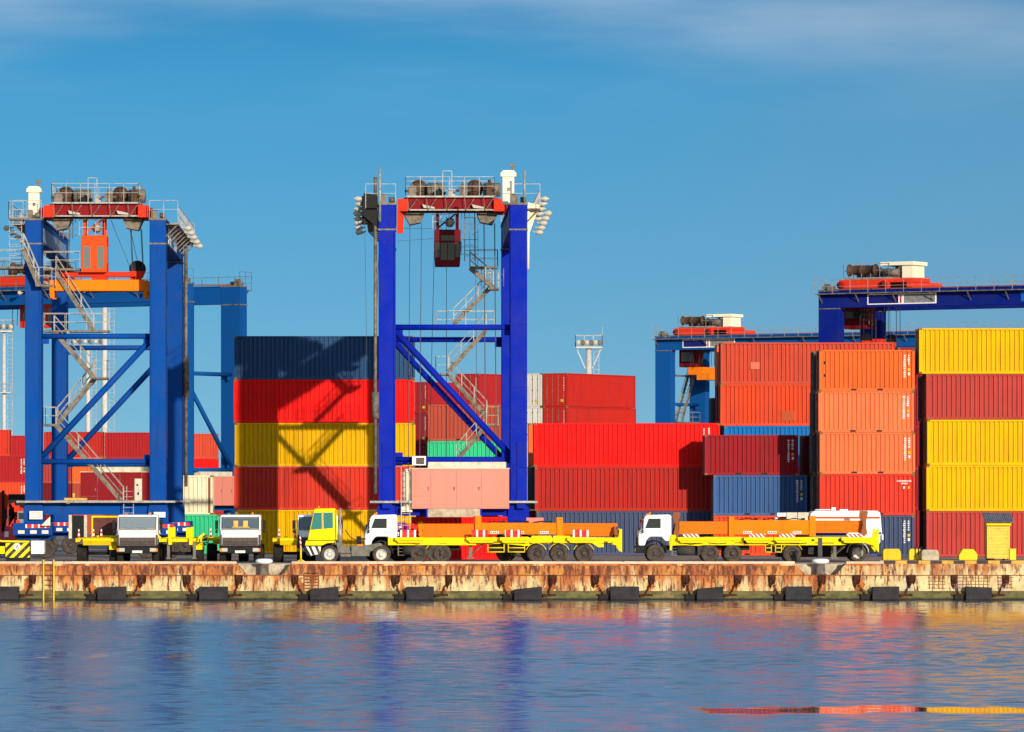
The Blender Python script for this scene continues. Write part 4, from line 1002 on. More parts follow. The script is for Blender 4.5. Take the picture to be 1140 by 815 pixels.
for k in (0,.9): b.tube((lx(406)+k,-.7,lz(240)), (lx(408.5+8*k),-.7,lz(400+70*k)), .016, 4)
b.build('hanging_cable', M['rope'], c2)
b = MB(); b.prism([(lx(442),lz(232)),(lx(450),lz(238)),(lx(449),lz(258)),(lx(442),lz(258))], 'y', 1.6, 1.9); b.build('buffer_plate', M['redpaint'], c2)
b = MB(); b.box(.485,.50,1.2,23.6-1.2,19.6,20.5); b.build('girder_panel', plain('grey_blue_panel', (.20,.22,.27), .6), c2)
b = MB(); b.box(W_-.50,W_-.485,1.2,20,19.55,20.6); b.build('girder_panel', plain('grey_blue_panel', (.20,.22,.27), .6), c2)
spreader('red and orange spreader resting low behind the salmon house of the middle crane', (X2+4.0,Y2+12.0,3.45))
# stairs between the legs of the distant crane: far leg at local (0,0), near one at (W_,0)
st = MB(); rl = MB()
plate(st, rl, 1.0, 6.0, -.6, .6, 11.9, 'fblr'); flight(st, rl, (1.2,0,18.0), (4.6,0,12.0), side=(0,1,0)); flight(st, rl, (4.8,0,11.9), (1.6,0,6.4)); plate(st, rl, .6, 6.4, -.6, .6, 16.9, '')
so_ = st.builds('stair_flight', M['galv_dark'], c5); rl.builds('stair_railing', M['galv'], so_[0])
b = MB(); b.box(.8,6.9,3.4,5.0,16.3,17.0); b.box(2,5.5,1.6,3.4,16.9,17.7); b.build('spreader_frame', M['orange'], c5)
spreader('orange spreader with round red sheaves hanging just above the long rust red container', (X(972,Y4)+.1,Y4-4.2,15.9), R(238), M['redpaint'])
# ------------------------------------------------------------------ lorries, trailers, tractor
# all built with the nose towards -x, near side at y = 0, width 2.5
TRUCKS = 'white lorries parked on the quay'
M['rubber_black'] = plain('tyre_rubber_black', (.026,.023,.021), .9, 0, .3, 4)
def lorry(label, loc, rz=0, six=True, chassis=6.6, wheelmat='hub', cover=False):
    t = thing('lorry', label, 'lorry', loc, rz, TRUCKS)
    side = [(.06,.98),(.05,1.50),(.16,1.92),(.42,2.66),(.56,2.76),(1.92,2.80),(1.98,2.70),(1.98,1.25),(1.62,1.23),(1.40,1.50),(.70,1.50),(.50,1.23),(.46,.98)]
    b = MB(); b.prism(side, 'y', .07, 2.43); cab = b.build('cab', M['white'], t, bevel=.10)
    # windscreen follows the sloping front
    def fr(z): return .16+(z-1.92)/(2.66-1.92)*(.26)
    b = MB(); b.prism([(fr(1.98)-.012,1.98),(fr(2.60)-.012,2.60),(fr(2.60)+.02,2.60),(fr(1.98)+.02,1.98)], 'y', .19, 2.31)
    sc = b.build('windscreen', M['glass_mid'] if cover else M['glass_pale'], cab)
    b = MB()                                                       # covered seats seen through the screen
    if cover:
        for y in (.82, 1.38): b.prism([(fr(2.08)-.022,2.10),(fr(2.44)-.022,2.44),(fr(2.44)-.014,2.44),(fr(2.08)-.014,2.10)], 'y', y, y+.26)
        b.prism([(fr(2.04)-.022,2.04),(fr(2.09)-.022,2.09),(fr(2.09)-.014,2.09),(fr(2.04)-.014,2.04)], 'y', .72, 1.72)
        b.build('seat', M['seat'], cab)
    b = MB()
    for y in (.7, 1.5): b.tube((fr(1.99)-.02,y,1.99),(fr(2.0)-.03,y+.55,2.02),.012,4)
    b.build('wiper', M['black'], cab)
    for y0, y1 in ((.052,.066),(2.434,2.448)):
        b = MB(); b.prism([(.62,2.02),(.62,2.56),(1.38,2.56),(1.38,1.98),(.52,1.98)] if False else [(.46,2.0),(.66,2.56),(1.36,2.56),(1.36,2.0)], 'y', y0, y1); b.build('side_window', M['glass'], cab)
    b = MB()
    for y in (.060, 2.434):
        b.box(1.43,1.445,y,y+.006,1.32,2.65); b.box(.46,.475,y,y+.006,1.32,1.98); b.box(1.26,1.38,y-.02,y+.02,1.72,1.76)
    b.build('door_seam', M['galv_dark'], cab)
    b = MB(); b.box(.030,.06,.10,2.40,1.475,1.495); b.box(.09,.14,.10,2.40,1.885,1.90); b.box(.022,.06,.14,.16,1.0,1.86); b.box(.022,.06,2.34,2.36,1.0,1.86); b.build('panel_seam', M['galv_dark'], cab)
    b = MB()
    for z0 in (1.945, 2.635): b.prism([(fr(z0)-.016,z0-.022),(fr(z0)-.016,z0+.022),(fr(z0)+.02,z0+.022),(fr(z0)+.02,z0-.022)], 'y', .16, 2.34)
    for y0 in (.16, 2.30): b.prism([(fr(1.95)-.016,1.95),(fr(2.64)-.016,2.64),(fr(2.64)+.02,2.64),(fr(1.95)+.02,1.95)], 'y', y0, y0+.04)
    b.build('window_seal', M['black'], cab)
    b = MB(); b.box(.032,.045,.22,2.28,.95,1.0); b.build('valance', M['black'], cab)
    for y0, y1 in ((.072,.20),(2.30,2.428)):
        b = MB(); b.box(.040,.062,y0,y1,1.02,1.62); b.build('corner_deflector', plain('deflector_grey', (.05,.055,.06), .6), cab)
    b = MB()
    for zz_ in (1.08,1.16,1.24,1.32,1.40): b.box(.022,.034,.25,2.25,zz_-.012,zz_+.012)
    b.build('grille_bar', M['black'], cab)
    for y0 in (.5,1.85):
        b = MB(); b.box(.60,.70,y0,y0+.14,2.775,2.84); b.build('roof_marker', M['amber'], cab)
    b = MB(); b.box(.035,.06,.22,2.28,1.0,1.46); b.build('grille', M['grille'], cab)
    b = MB()
    for k in range(7): b.box(.026,.036,.75+k*.14,.82+k*.14,1.27,1.31)
    b.build('badge', M['galv_dark'], cab)
    b = MB(); b.prism([(-.10,.56),(-.10,.95),(.45,.95),(.45,.80),(.30,.56)], 'y', .06, 2.44); bu = b.build('bumper', M['black'], t, bevel=.03)
    for y in (.18, 1.98):
        b = MB(); b.box(-.125,-.101,y,y+.34,.66,.86); b.build('headlight', M['lens'], bu)
        b = MB(); yy = y-.10 if y < 1 else y+.36; b.box(-.12,-.101,yy,yy+.09,.66,.84); b.build('indicator', M['amber'], bu)
    b = MB(); b.box(-.115,-.101,.96,1.54,.58,.72); b.build('licence_plate', M['redwhite_w'], bu)
    for y, sgn in ((-.12,-1),(2.62,1)):
        b = MB(); b.box(.28,.36,y-.09,y+.09,1.95,2.46); b.box(.28,.36,y-.07,y+.07,1.72,1.92); yc = .04 if sgn < 0 else 2.46
        b.tube((.34,y,2.42),(.44,yc,2.42),.016,4); b.tube((.34,y,1.9),(.40,yc,1.9),.016,4); b.build('mirror', M['black'], cab)
    b = MB(); b.lathe([(.07,0),(.06,.12),(.001,.14)], (.75,.55,2.79), 'z', 10); b.build('beacon', M['amber'], cab)
    for y0, y1 in ((.03,.46),(2.04,2.47)):
        b = MB(); n = 10
        for i in range(n):
            a0, a1 = math.pi*i/n, math.pi*(i+1)/n
            b.prism([(1.06+math.cos(a)*rr,.56+math.sin(a)*rr*1.1) for a, rr in ((a0,.60),(a1,.60),(a1,.68),(a0,.68))], 'y', y0, y1)
        b.build('mudguard', M['black'], t)
    b = MB(); b.box(.5,chassis,.78,.90,.72,.98); b.box(.5,chassis,1.60,1.72,.72,.98)
    for k in range(5): b.box(.9+k*(chassis-1.2)/5, 1.0+k*(chassis-1.2)/5, .90, 1.60, .74, .96)
    b.box(2.05,2.25,.3,2.2,1.0,1.5); b.tube((2.15,.55,1.2),(2.15,.55,2.0),.07,8)
    b.build('chassis', M['black'], t)
    b = MB(); b.tube((2.35,.30,.72),(3.35,.30,.72),.30,14); b.box(3.5,4.1,.1,.6,.45,.95); b.build('fuel_tank', plain('tank_dark', (.05,.048,.045), .6), t)
    b = MB(); b.box(2.0,2.06,.25,.29,.4,1.0); b.box(2.3,2.36,.25,.29,.4,1.0)
    for zz in (.42,.62,.82): b.box(2.06,2.3,.22,.32,zz,zz+.03)
    b.build('step', M['grey'], t)
    ax = [1.06] + ([chassis-2.35, chassis-1.03] if six else [chassis-1.1])
    for i, xx in enumerate(ax):
        for y in ((.22,2.28) if i == 0 else (.28,2.22)): wheel(t, xx, y, .535, .535, .36 if i == 0 else .58, M[wheelmat])
    if six:
        b = MB(); b.box(chassis-2.6,chassis-.6,.95,1.55,.98,1.16); b.build('fifth_wheel', M['galv_dark'], t)
    return t

def trailer(label, loc, rz=0, L=12.4, axles=(7.3,8.6,10.1), boards=(.6,4.2,7.4,9.9), legs=(1.0,3.9), tail=True, posts=False, boxes=(), dirty='yellow', nose=0, wmat='hub', swan=True, guard=(5.5,6.9), board_mat='redwhite', bh=.24, side=None):
    t = thing('container_trailer', label, 'trailer', loc, rz, 'yellow container trailers parked on the quay')
    ym = M[dirty]
    b = MB()
    for y in (.55, 1.75):
        b.prism([(nose,1.18),(nose,1.48),(L-1.2,1.48),(L-.1,1.40),(L-.1,1.22),(L-1.3,1.08),(3.0,1.02),(2.4,1.18)] if swan else [(nose,1.05),(nose,1.45),(L-.1,1.45),(L-.1,1.1)], 'y', y, y+.20)
    b.prism([(nose,1.02),(nose,1.43),(L-.1,1.43),(L-.1,1.28),(L-2.2,1.02)] if swan else [(nose,1.22),(nose,1.43),(L-.1,1.43),(L-.1,1.24)], 'y', .02, .10); b.box(nose,L-.1,2.40,2.48,1.20,1.43)
    for k in range(7): x = nose+.3+k*(L-.8-nose)/6; b.box(x,x+.18,.10,2.40,1.22,1.40)
    if side:
        for q in side: b.prism(q, 'y', -.06, .015)
    fr = b.build('frame', ym, t)
    for bx in boards:                                 # outrigger shelves with striped boards
        b = MB(); b.prism([(bx-.35,1.36),(bx+1.35,1.36),(bx+1.15,1.16),(bx-.15,1.16)], 'y', -.34, -.28); b.box(bx-.35,bx+1.35,-.42,.05,1.435,1.475); b.box(bx-.35,bx+1.35,-.42,-.38,1.30,1.435)
        for xx in (bx-.2,bx+.45,bx+1.1): b.prism([(-.36,1.43),(.02,1.43),(.02,1.08)], 'x', xx, xx+.06)
        o = b.build('outrigger', ym, t)
        s_ = MB(); s_.box(bx-.05,bx+.88,-.40,-.37,1.48,1.48+bh); s_.build('striped_board', M[board_mat], o)
    for ax in axles:
        for y in (.30, 2.18): wheel(t, ax, y, .53, .53, .56, M[wmat])
        b = MB(); b.tube((ax,.5,.53),(ax,2.0,.53),.08,8); b.prism([(ax-.6,.75),(ax,.62),(ax+.6,.75),(ax,.9)], 'y', .60, .70); b.build('axle', M['black'], t)
        b = MB(); n = 8
        for i in range(n):
            a0, a1 = math.pi*(.12+.76*i/n), math.pi*(.12+.76*(i+1)/n)
            b.prism([(ax+math.cos(a)*rr,.53+math.sin(a)*rr) for a, rr in ((a0,.60),(a1,.60),(a1,.63),(a0,.63))], 'y', .03, .58)
        b.build('mudguard', ym, t)
    for lg in legs:
        for y in (.45, 1.95):
            b = MB(); b.box(lg-.09,lg+.09,y-.08,y+.08,.30,1.25); b.box(lg-.18,lg+.18,y-.12,y+.12,.22,.30)
            b.tube((lg+.08,y,.5),(lg+.75,y,1.1),.035,6); b.build('landing_leg', M['grey'], t)
    if guard:
        b = MB(); g0, g1 = guard
        for a, c in ((g0,(g0+g1)/2-.12),((g0+g1)/2+.12,g1)):
            for zz in (.62,.86,1.12): b.tube((a,.03,zz),(c,.03,zz),.032,6)
            for xx in (a,c): b.tube((xx,.03,.60),(xx,.03,1.2),.032,6)
        b.build('side_guard', ym, t)
        b = MB(); b.box(g0+.1,g1-.1,.25,.8,.60,1.05); b.build('equipment_box', M['black'], t)
    for k in range(int((L-nose)/1.55)):
        x = nose+.5+k*1.55
        b = MB(); b.box(x,x+.16,-.03,.02,1.26,1.36); b.tube((x+.2,-.04,1.16),(x+.75,-.05,1.05+.05*(k%3)),.022,5); b.tube((x+.75,-.05,1.05+.05*(k%3)),(x+1.3,-.04,1.15),.022,5); b.build('air_line', M['black'], t)
        b = MB(); b.box(x+.5,x+.62,-.02,.10,1.476,1.56); b.build('twist_lock', M['rusty'], t)
    for y in (.12, 2.1):
        b = MB(); b.box(L-.12,L-.06,y,y+.25,.92,1.02); b.build('tail_light', M['redwhite_r'], t)
    if tail:
        b = MB()
        for y in (.05, 2.2): b.prism([(L-.30,1.0),(L-.02,.62),(L+.03,.62),(L+.03,1.95),(L-.12,1.95),(L-.16,1.45),(L-.8,1.45),(L-.8,1.15)], 'y', y, y+.18)
        b.box(L-.5,L,.23,2.2,1.05,1.2); b.build('tail_guide', ym, t)
    if posts:
        b = MB()
        for y in (.5, 1.55): b.prism([(.0,1.46),(.55,1.46),(.42,2.05),(.05,2.08)], 'y', y, y+.16); b.box(0,.05,y,y+.42,1.46,2.05)
        for y, sg in ((-.05,-1),(2.35,1)): b.prism([(y,1.3),(y+sg*.35,1.62),(y+sg*.30,1.75),(y,1.46)] if sg > 0 else [(y+.3,1.3),(y+.3,1.46),(y-.05,1.75),(y-.1,1.62)], 'x', -.02, .25)
        b.build('guide_post', ym, t)
    return t

def cross_beam(label, loc, parts, arms):
    """long orange container spreader lying along x: inner tubes, sleeves and end arms"""
    t = thing('container_spreader', label, 'spreader', loc)
    b = MB()
    for k, (x0,x1,z0,z1) in enumerate(parts['main']): b.box(x0,x1,.75,1.75,z0,z1)
    mbm = b.build('main_beam', M['orange'], t, bevel=.02)
    x0, x1, z0, z1 = parts['main'][0]
    for k, f in enumerate((.12,.45,.78)):
        b = MB(); xx = x0+(x1-x0)*f; b.box(xx,xx+.5,.735,.748,z0+.05,z0+.19); pl_ = b.build('label_plate', M['redwhite_w'], mbm)
        b = MB()
        for q in range(4): b.box(xx+.05+q*.11,xx+.11+q*.11,.725,.734,z0+.08,z0+.16)
        b.build('label_mark', M['redwhite_r'] if k != 1 else M['black'], mbm)
    for k in range(3):
        b = MB(); xx = x0+.3+k*(x1-x0)/3.2; b.tube((xx,1.0,z1+.02),(xx+.5,.95,z1+.10),.03,5); b.tube((xx+.5,.95,z1+.10),(xx+1.0,1.0,z1+.02),.03,5); b.box(xx+.9,xx+1.1,.9,1.15,z1,z1+.12); b.build('hydraulic_hose', M['black'], mbm)
    b = MB()
    for (x0,x1,z0,z1) in parts['inner']: b.box(x0,x1,.85,1.65,z0,z1); b.cut()
    b.builds('sliding_beam', paint('sliding_orange', (.80,.15,.008), .45, .4, .3), t, bevel=.02)
    for (x0,x1,z0,z1) in parts['collar']:
        b = MB(); b.box(x0,x1,.66,1.84,z0,z1); b.build('collar', M['orange'], t, bevel=.02)
    for x, z0, z1, mt in arms:
        b = MB(); b.prism([(x-.10,z0+.25),(x+.06,z0),(x+.26,z0+.2),(x+.17,z0+.7),(x+.22,z1-.45),(x+.30,z1-.1),(x+.26,z1),(x-.02,z1),(x-.06,z1-.3),(x+.03,z1-.6),(x-.02,z0+.6)], 'y', .3, .42)
        b.prism([(x-.10,z0+.25),(x+.06,z0),(x+.26,z0+.2),(x+.17,z0+.7),(x+.22,z1-.45),(x+.30,z1-.1),(x+.26,z1),(x-.02,z1),(x-.06,z1-.3),(x+.03,z1-.6),(x-.02,z0+.6)], 'y', 2.1, 2.22); b.box(x-.02,x+.2,.42,2.1,z0+.4,z0+.75)
        b.build('end_arm', M[mt], t)
    return t

# lorry A with its trailer, seen from the side, in the middle of the quay
YA = 299.6; sA = F/YA
def ax_(px): return (px-404.5)/sA
XA = X(404.5, YA)
lorry('white lorry facing west, coupled to the long yellow trailer behind the yellow tractor', (XA,YA,0), 0, True, 5.6)
trailer('long yellow trailer under an orange spreader, with three big wheels near its tail', (X(440,YA),YA,0), 0, (692-440)/sA, tuple((p-440)/sA for p in (560,)) if False else tuple((p-440)/sA for p in (485,597,622.5,650)),
        tuple((p-440)/sA for p in (446.5,526,563,638)), tuple((p-440)/sA for p in (471,524)), True, False, (), 'yellow', 0, 'hub', False, tuple((p-440)/sA for p in (543,584)), 'redwhite', .42,
        [[((p-440)/sA, z_) for p, z_ in q] for q in ([(432,1.02),(432,1.44),(530,1.44),(530,1.02)], [(560,1.10),(562,1.5),(588,1.5),(590,.98),(584,.98)], [(590,1.16),(592,1.56),(614,1.56),(614,1.16)], [(616,1.16),(616,1.56),(640,1.56),(640,1.16)], [(656,1.25),(660,1.46),(672,1.46),(672,.90),(666,.90)])])
def sx(px, o, s): return (px-o)/s
def zz(py, y): return CZ-(py-VY)/F*y
yy = YA+1.2
cross_beam('bright orange spreader lying on the long trailer behind the yellow tractor', (X(468,YA),YA-.1,0), dict(
    main=[(sx(536,468,sA),sx(620,468,sA),zz(595,yy),zz(582,yy))],
    inner=[(0,sx(529,468,sA),zz(599,yy),zz(583,yy)),(sx(627,468,sA),sx(688,468,sA),zz(597,yy),zz(582.5,yy))],
    collar=[(sx(529,468,sA),sx(536,468,sA),zz(599,yy),zz(574,yy)),(sx(620,468,sA),sx(627,468,sA),zz(597,yy),zz(576,yy))]),
    [(sx(684,468,sA),1.35,1.95,'rusty'),(sx(466,468,sA),1.5,2.2,'orange')])
b = MB(); b.box(0,1.0,0,.25,0,.28); tag(b.build('beam_box', M['salmon'], None, (X(586.5,YA),YA+.95,zz(582,yy)+.015)), 'pale salmon box resting on top of the orange spreader near the blue crane leg', 'equipment box')
# red container behind the trailer with hydraulic gear at its end
YR = Y2+12.0-1.2
t = thing('shipping_container', 'red container on the ground behind the orange spreader of the long trailer', 'shipping container', (X(458,YR),YR,.012), 0, GRP)
md = container_mesh(L20, 2.59)
instance('side_wall', md[0][1], cpaint('bright red'), t); instance('frame', md[1][1], cpaint('bright red'), t); instance('door', md[2][1], cpaint('bright red'), t)
# machinery between lorry A and the crane: yellow and red hydraulic pack
hp = thing('hydraulic_pack', 'yellow and red hydraulic pack on a blue skid behind the white lorry cab', 'machine', (X(430,YA+3.4),YA+3.4,0))
b = MB(); b.box(0,2.3,0,1.2,.25,1.5); b.build('skid', M['blue_a'], hp)
b = MB(); b.prism([(0,1.52),(1.0,2.2),(1.0,1.52)], 'y', .1,1.0); b.lathe([(.001,-.25),(.28,-.25),(.28,.25),(.001,.25)], (2.0,.4,2.1), 'y', 14); b.build('guard', M['yellow'], hp)
b = MB(); b.box(1.05,1.9,.1,1.0,1.5,2.25); b.lathe([(.001,-.3),(.24,-.3),(.24,.3),(.001,.3)], (1.5,.2,1.75), 'y', 14); b.build('pump_housing', M['redpaint'], hp)
b = MB()
for k in range(6): b.tube((.1+k*.3,-.05,1.0+.1*(k%3)),(.35+k*.33,-.08,1.75-.12*(k%2)),.03,6)
b.build('hose', M['black'], hp)

# lorry B: long flatbed lorry with an orange spreader
YB = 299.2; sB = F/YB
def bx(px): return (px-709)/sB
XB = X(709.5, YB)
lorry('white lorry by itself before the navy container, carrying the yellow flatbed frame', (XB,YB,0), 0, True, bx(835)-.0)
trailer('yellow flatbed trailer with red and white boards coupled behind the solitary white lorry', (X(745,YB),YB,0), 0, (978-745)/sB, tuple((p-745)/sB for p in (882,)),
        tuple((p-745)/sB for p in (761,834.5,868,943)), tuple((p-745)/sB for p in (930,)), True, False, (), 'yellow', 0, 'hub', True, tuple((p-745)/sB for p in (852,870)), 'redwhite_diag', .20)
b = MB()
for q in ([(745,.72),(746,1.62),(752,1.62),(752,1.46),(778,1.46),(781,1.0),(777,.98),(762,1.02),(748,1.0),(747,.72)], [(781,1.1),(783,1.5),(826,1.5),(833,1.05),(829,1.05),(822,1.28),(786,1.28)], [(826,1.08),(828,1.46),(858,1.46),(858,1.08)]):
    b.prism([(bx(p), z_) for p, z_ in q], 'y', -.05, .014)
o = b.build('flatbed_frame', M['yellowdirty'], None, (XB,YB,0)); o.parent = [q for q in SC.objects if q.get('label','').startswith('yellow flatbed trailer with red')][0]; o.location = (XB-X(745,YB),0,0)
yy = YB+1.2
cross_beam('amber orange spreader with rusty end arms lying on the flatbed trailer', (X(757,YB),YB-.1,0), dict(
    main=[(sx(818,757,sB),sx(902,757,sB),zz(595,yy),zz(579,yy))],
    inner=[(0,sx(812,757,sB),zz(594.5,yy),zz(580.5,yy)),(sx(909,757,sB),sx(964,757,sB),zz(593,yy),zz(579.5,yy))],
    collar=[(sx(812,757,sB),sx(818,757,sB),zz(597,yy),zz(575,yy)),(sx(902,757,sB),sx(909,757,sB),zz(597,yy),zz(574.5,yy))]),
    [(sx(752,757,sB),1.45,2.92,'rusty'),(sx(961,757,sB),1.5,3.0,'rusty')])
# white tank lorry behind the flatbed
YT = 303.2; sT = F/YT; XT = X(858, YT)
def tx(px): return (px-858)/sT
def tz(py): return CZ-(py-VY)/sT
t = thing('tank_lorry', 'white tank lorry with orange and blue stripes parked behind the flatbed trailer', 'tank lorry', (XT,YT,0))
b = MB(); b.prism([(tx(904),tz(606)),(tx(979),tz(606)),(tx(982.5),tz(598)),(tx(980),tz(570.5)),(tx(976),tz(568.5)),(tx(906),tz(569)),(tx(902),tz(572)),(tx(902),tz(604))], 'y', 0, 2.45); bd = b.build('body', M['white'], t, bevel=.08)
b = MB(); b.box(tx(903),tx(979.5),-.008,-.002,tz(577.5),tz(575.2)); b.build('orange_stripe', M['orangered'], bd)
b = MB(); b.box(tx(903),tx(942),-.008,-.002,tz(596),tz(593.5)); b.box(tx(974.5),tx(981.3),-.008,-.002,tz(595),tz(592.5)); b.build('blue_stripe', plain('stripe_blue', (.01,.03,.22), .4), bd)
b = MB(); b.box(tx(876),tx(901),.3,2.1,tz(596),tz(570.5)); e = b.build('cooler_unit', M['beige'], t, bevel=.03)
b = MB(); b.box(tx(888),tx(889),.29,.30,tz(580),tz(570.5)); b.build('seam', M['galv_dark'], e)
b = MB(); b.box(tx(866),tx(876),.4,1.9,tz(575),tz(571)); b.tube((tx(866),.8,tz(573)),(tx(864),.8,tz(583)),.10,8); b.build('pipe', M['white'], t)
b = MB(); b.box(tx(927),tx(931.5),.7,.9,tz(569),tz(565)); b.box(tx(936),tx(945),.6,1.2,tz(569),tz(567)); b.tube((tx(908),.3,tz(567.5)),(tx(925),.3,tz(567.5)),.03,6); b.box(tx(909),tx(917),.5,1.2,tz(569.5),tz(567.8)); b.build('roof_hatch', M['white'], t)
b = MB(); b.box(tx(981.5),tx(983),-.25,-.1,tz(601),tz(595)); b.tube((tx(979),0,tz(601)),(tx(982),-.2,tz(598)),.02,4); b.build('mirror', M['white'], t)
b = MB(); b.box(tx(866),tx(948),.35,2.1,.28,1.15); b.box(tx(870),tx(977),.5,1.9,.55,.95); b.box(tx(966),tx(978),.05,2.4,.5,.85); b.build('chassis', M['black'], t)  # large black box added to stand in for shadow under the trailer
b = MB(); b.box(tx(900),tx(906),.1,.5,.45,.85); b.build('air_tank', M['galv'], t)
for px, wm in ((955,'hub_white'),(883,'hub')):
    for y in (.2,2.25): wheel(t, tx(px), y, .52, .52, .34, M[wm])
b = MB(); n = 10
for i in range(n):
    a0, a1 = math.pi*i/n, math.pi*(i+1)/n
    b.prism([(tx(955)+math.cos(a)*rr,.54+math.sin(a)*rr) for a, rr in ((a0,.60),(a1,.60),(a1,.66),(a0,.66))], 'y', -.04, .4)
b.build('mudguard', M['galv'], t)

# yellow terminal tractor
YTG = 296.6; sG = F/YTG; XG = X(341, YTG)
def gx(px): return (px-341)/sG
def gz(py): return CZ-(py-VY)/sG
def gp(*p): return [(gx(330+a*.10526), gz(555+c*.10526)) for a, c in p]
t = thing('terminal_tractor', 'bright yellow terminal tractor with big side window and grey chassis', 'tractor', (XG,YTG,0))
b = MB(); b.prism(gp((118,440),(182,125),(198,108),(398,105),(418,115),(432,440)), 'y', .45, 2.05); cab = b.build('cab', M['yellow'], t, bevel=.04)
b = MB(); b.prism(gp((150,332),(186,150),(384,148),(386,312)), 'y', .425, .446); wn = b.build('side_window', M['glass_green'], cab)
b = MB(); b.prism(gp((268,325),(266,150),(284,150),(288,322)), 'y', .415, .424); b.prism(gp((232,215),(330,190),(350,235),(240,240)), 'y', .415, .424) if False else None; b.build('window_bar', M['seat'], wn)
b = MB(); b.prism(gp((140,425),(188,130),(174,130),(128,425)), 'y', .6, 1.9); b.build('windscreen', M['glass'], cab)
b = MB(); b.prism(gp((120,438),(424,438),(432,446),(118,446)), 'y', .438, .448); b.prism(gp((404,120),(412,120),(420,440),(412,440)), 'y', .438, .448); b.build('door_seam', M['black'], cab)
b = MB(); b.lathe([(.06,0),(.05,.14),(.001,.16)], (gx(354.5),1.0,gz(566)), 'z', 10); b.build('beacon', M['amber'], cab)
b = MB(); b.prism(gp((90,498),(100,446),(405,446),(400,470),(330,472),(270,498)), 'y', .05, 2.45); b.build('fender', M['yellow'], t, bevel=.03)
b = MB(); b.prism(gp((78,505),(262,505),(250,590),(150,610),(110,600),(88,560)), 'y', .12, 2.38); bu = b.build('bumper', M['black'], t)
b = MB(); b.prism(gp((100,508),(260,508),(250,585),(155,605)), 'y', .105, .118); b.build('bumper_stripe', M['blackwhite_diag'], bu)
b = MB(); b.prism(gp((420,470),(480,460),(500,500),(900,498),(905,540),(780,560),(770,612),(470,612),(440,560)), 'y', .25, 2.2); b.prism(gp((700,498),(880,470),(905,480),(905,540),(700,560)), 'y', .15, .24); b.build('chassis', M['grey'], t)
b = MB(); b.prism(gp((580,500),(765,500),(765,610),(580,610)), 'y', .02, .24); b.build('tool_box', M['grey'], t, bevel=.03)
b = MB(); b.prism(gp((468,560),(575,560),(575,575),(468,575)), 'y', .05, .24); b.prism(gp((468,590),(575,590),(575,615),(468,615)), 'y', .0, .24); b.build('step', M['galv_dark'], t)
b = MB(); b.tube((gx(378.8),.6,gz(603)), (gx(378.6),.6,gz(566)), .05, 8); b.tube((gx(378.5),.6,gz(604)), (gx(378.5),.6,gz(583)), .11, 10); b.build('exhaust_pipe', M['galv'], t)
b = MB(); b.box(gx(397),gx(402),.3,.6,gz(606),gz(597)); b.tube((gx(384),.6,gz(590)),(gx(390),.5,gz(598)),.025,6); b.tube((gx(390),.5,gz(598)),(gx(397),.5,gz(602)),.025,6); b.tube((gx(402),.4,gz(600)),(gx(407),.3,gz(600)),.04,6); b.build('air_hose', M['black'], t)
b = MB(); b.box(gx(398),gx(404),.1,.25,gz(612),gz(606)); b.build('work_light', M['amber'], t)
for px, py, r, hm in ((366.8,616.5,.52,'hub_white'),(424.5,616,.50,'hub_white')):
    for y in (.20, 2.2): wheel(t, gx(px), y, r, r, .40, M[hm])

# portable stop sign and lorries facing the water
YF = 298.2
b = thing('marker_stand', 'yellow tripod marker stand with red and white pole beside the yellow tractor', 'marker stand', (X(335,296.0),296.0,0))
m_ = MB()
for k in range(3):
    a = 2*math.pi*k/3+.5; m_.tube((0,0,.22),(math.cos(a)*.38,math.sin(a)*.38,.03),.035,6)
m_.tube((0,0,.1),(0,0,.85),.045,8); m_.build('tripod', M['yellow'], b)
m_ = MB(); m_.tube((0,0,.85),(-.05,0,1.55),.05,8); m_.build('pole', M['redwhite_diag'], b)
sF = F/YF; TYRE[0] = 'rubber_black'
def facing(px0, label, y=YF, cover=False): return lorry(label, (X(px0,y),y,0), R(90), True, 6.2, 'hub', cover)
# (rotated a quarter turn: nose to the camera, width runs to -x, so the origin is the cab's eastern side)
facing(177, 'white lorry with mirrored windscreen facing the water, westernmost of the three head-on lorries')
facing(291.5, 'white lorry facing the water with two yellow seats behind its windscreen', YF, True)
facing(377.5, 'white lorry facing the water, partly hidden by the yellow tractor', YF+1.2, True)
def t_end(px1, label, y, L=9.5, posts=False, tail=False, dirty='yellowdirty', axles=(1.1,2.4), boards=()):
    return trailer(label, (X(px1,y),y,0), R(90), L, axles, boards, () if not posts else (.25,), tail, posts, (), dirty, 0, 'hub', False, None)
ta = t_end(132, 'yellow trailer end with striped markers between the western crane leg and a white lorry', 298.6)
tb_ = t_end(225, 'yellow trailer with two tall guide posts parked between two white lorries', 298.4, posts=True, dirty='yellow', axles=(1.6,2.9))
tc_ = t_end(276, 'dusty yellow trailer tail half hidden behind the lorry with yellow seats', 305.5)
td_ = t_end(351, 'dusty yellow trailer tail between the yellow seats lorry and the yellow tractor', 300.0)
for tr_, hs in ((ta, (.1,1.0,1.45,2.3)), (tc_, (.6,1.3,2.2)), (td_, (.15,.95,1.15,2.1))):
    for h in hs:
        b = MB(); b.prism([(h-.07,1.44),(h+.07,1.44),(h+.03,1.95),(h-.03,1.95)], 'x', .05, .12); b.build('striped_marker', M['redwhite_diag'], tr_)
    b = MB(); b.prism([(-.25,1.40),(-.25,1.30),(.0,1.02),(.9,1.10),(.9,1.44),(0,1.47)], 'y', .45, 2.05); b.prism([(-.03,.95),(-.03,1.42),(-.2,1.38),(-.12,1.2)], 'y', .2, 2.2) if False else None; b.build('end_plate', M['yellowdirty'], tr_)
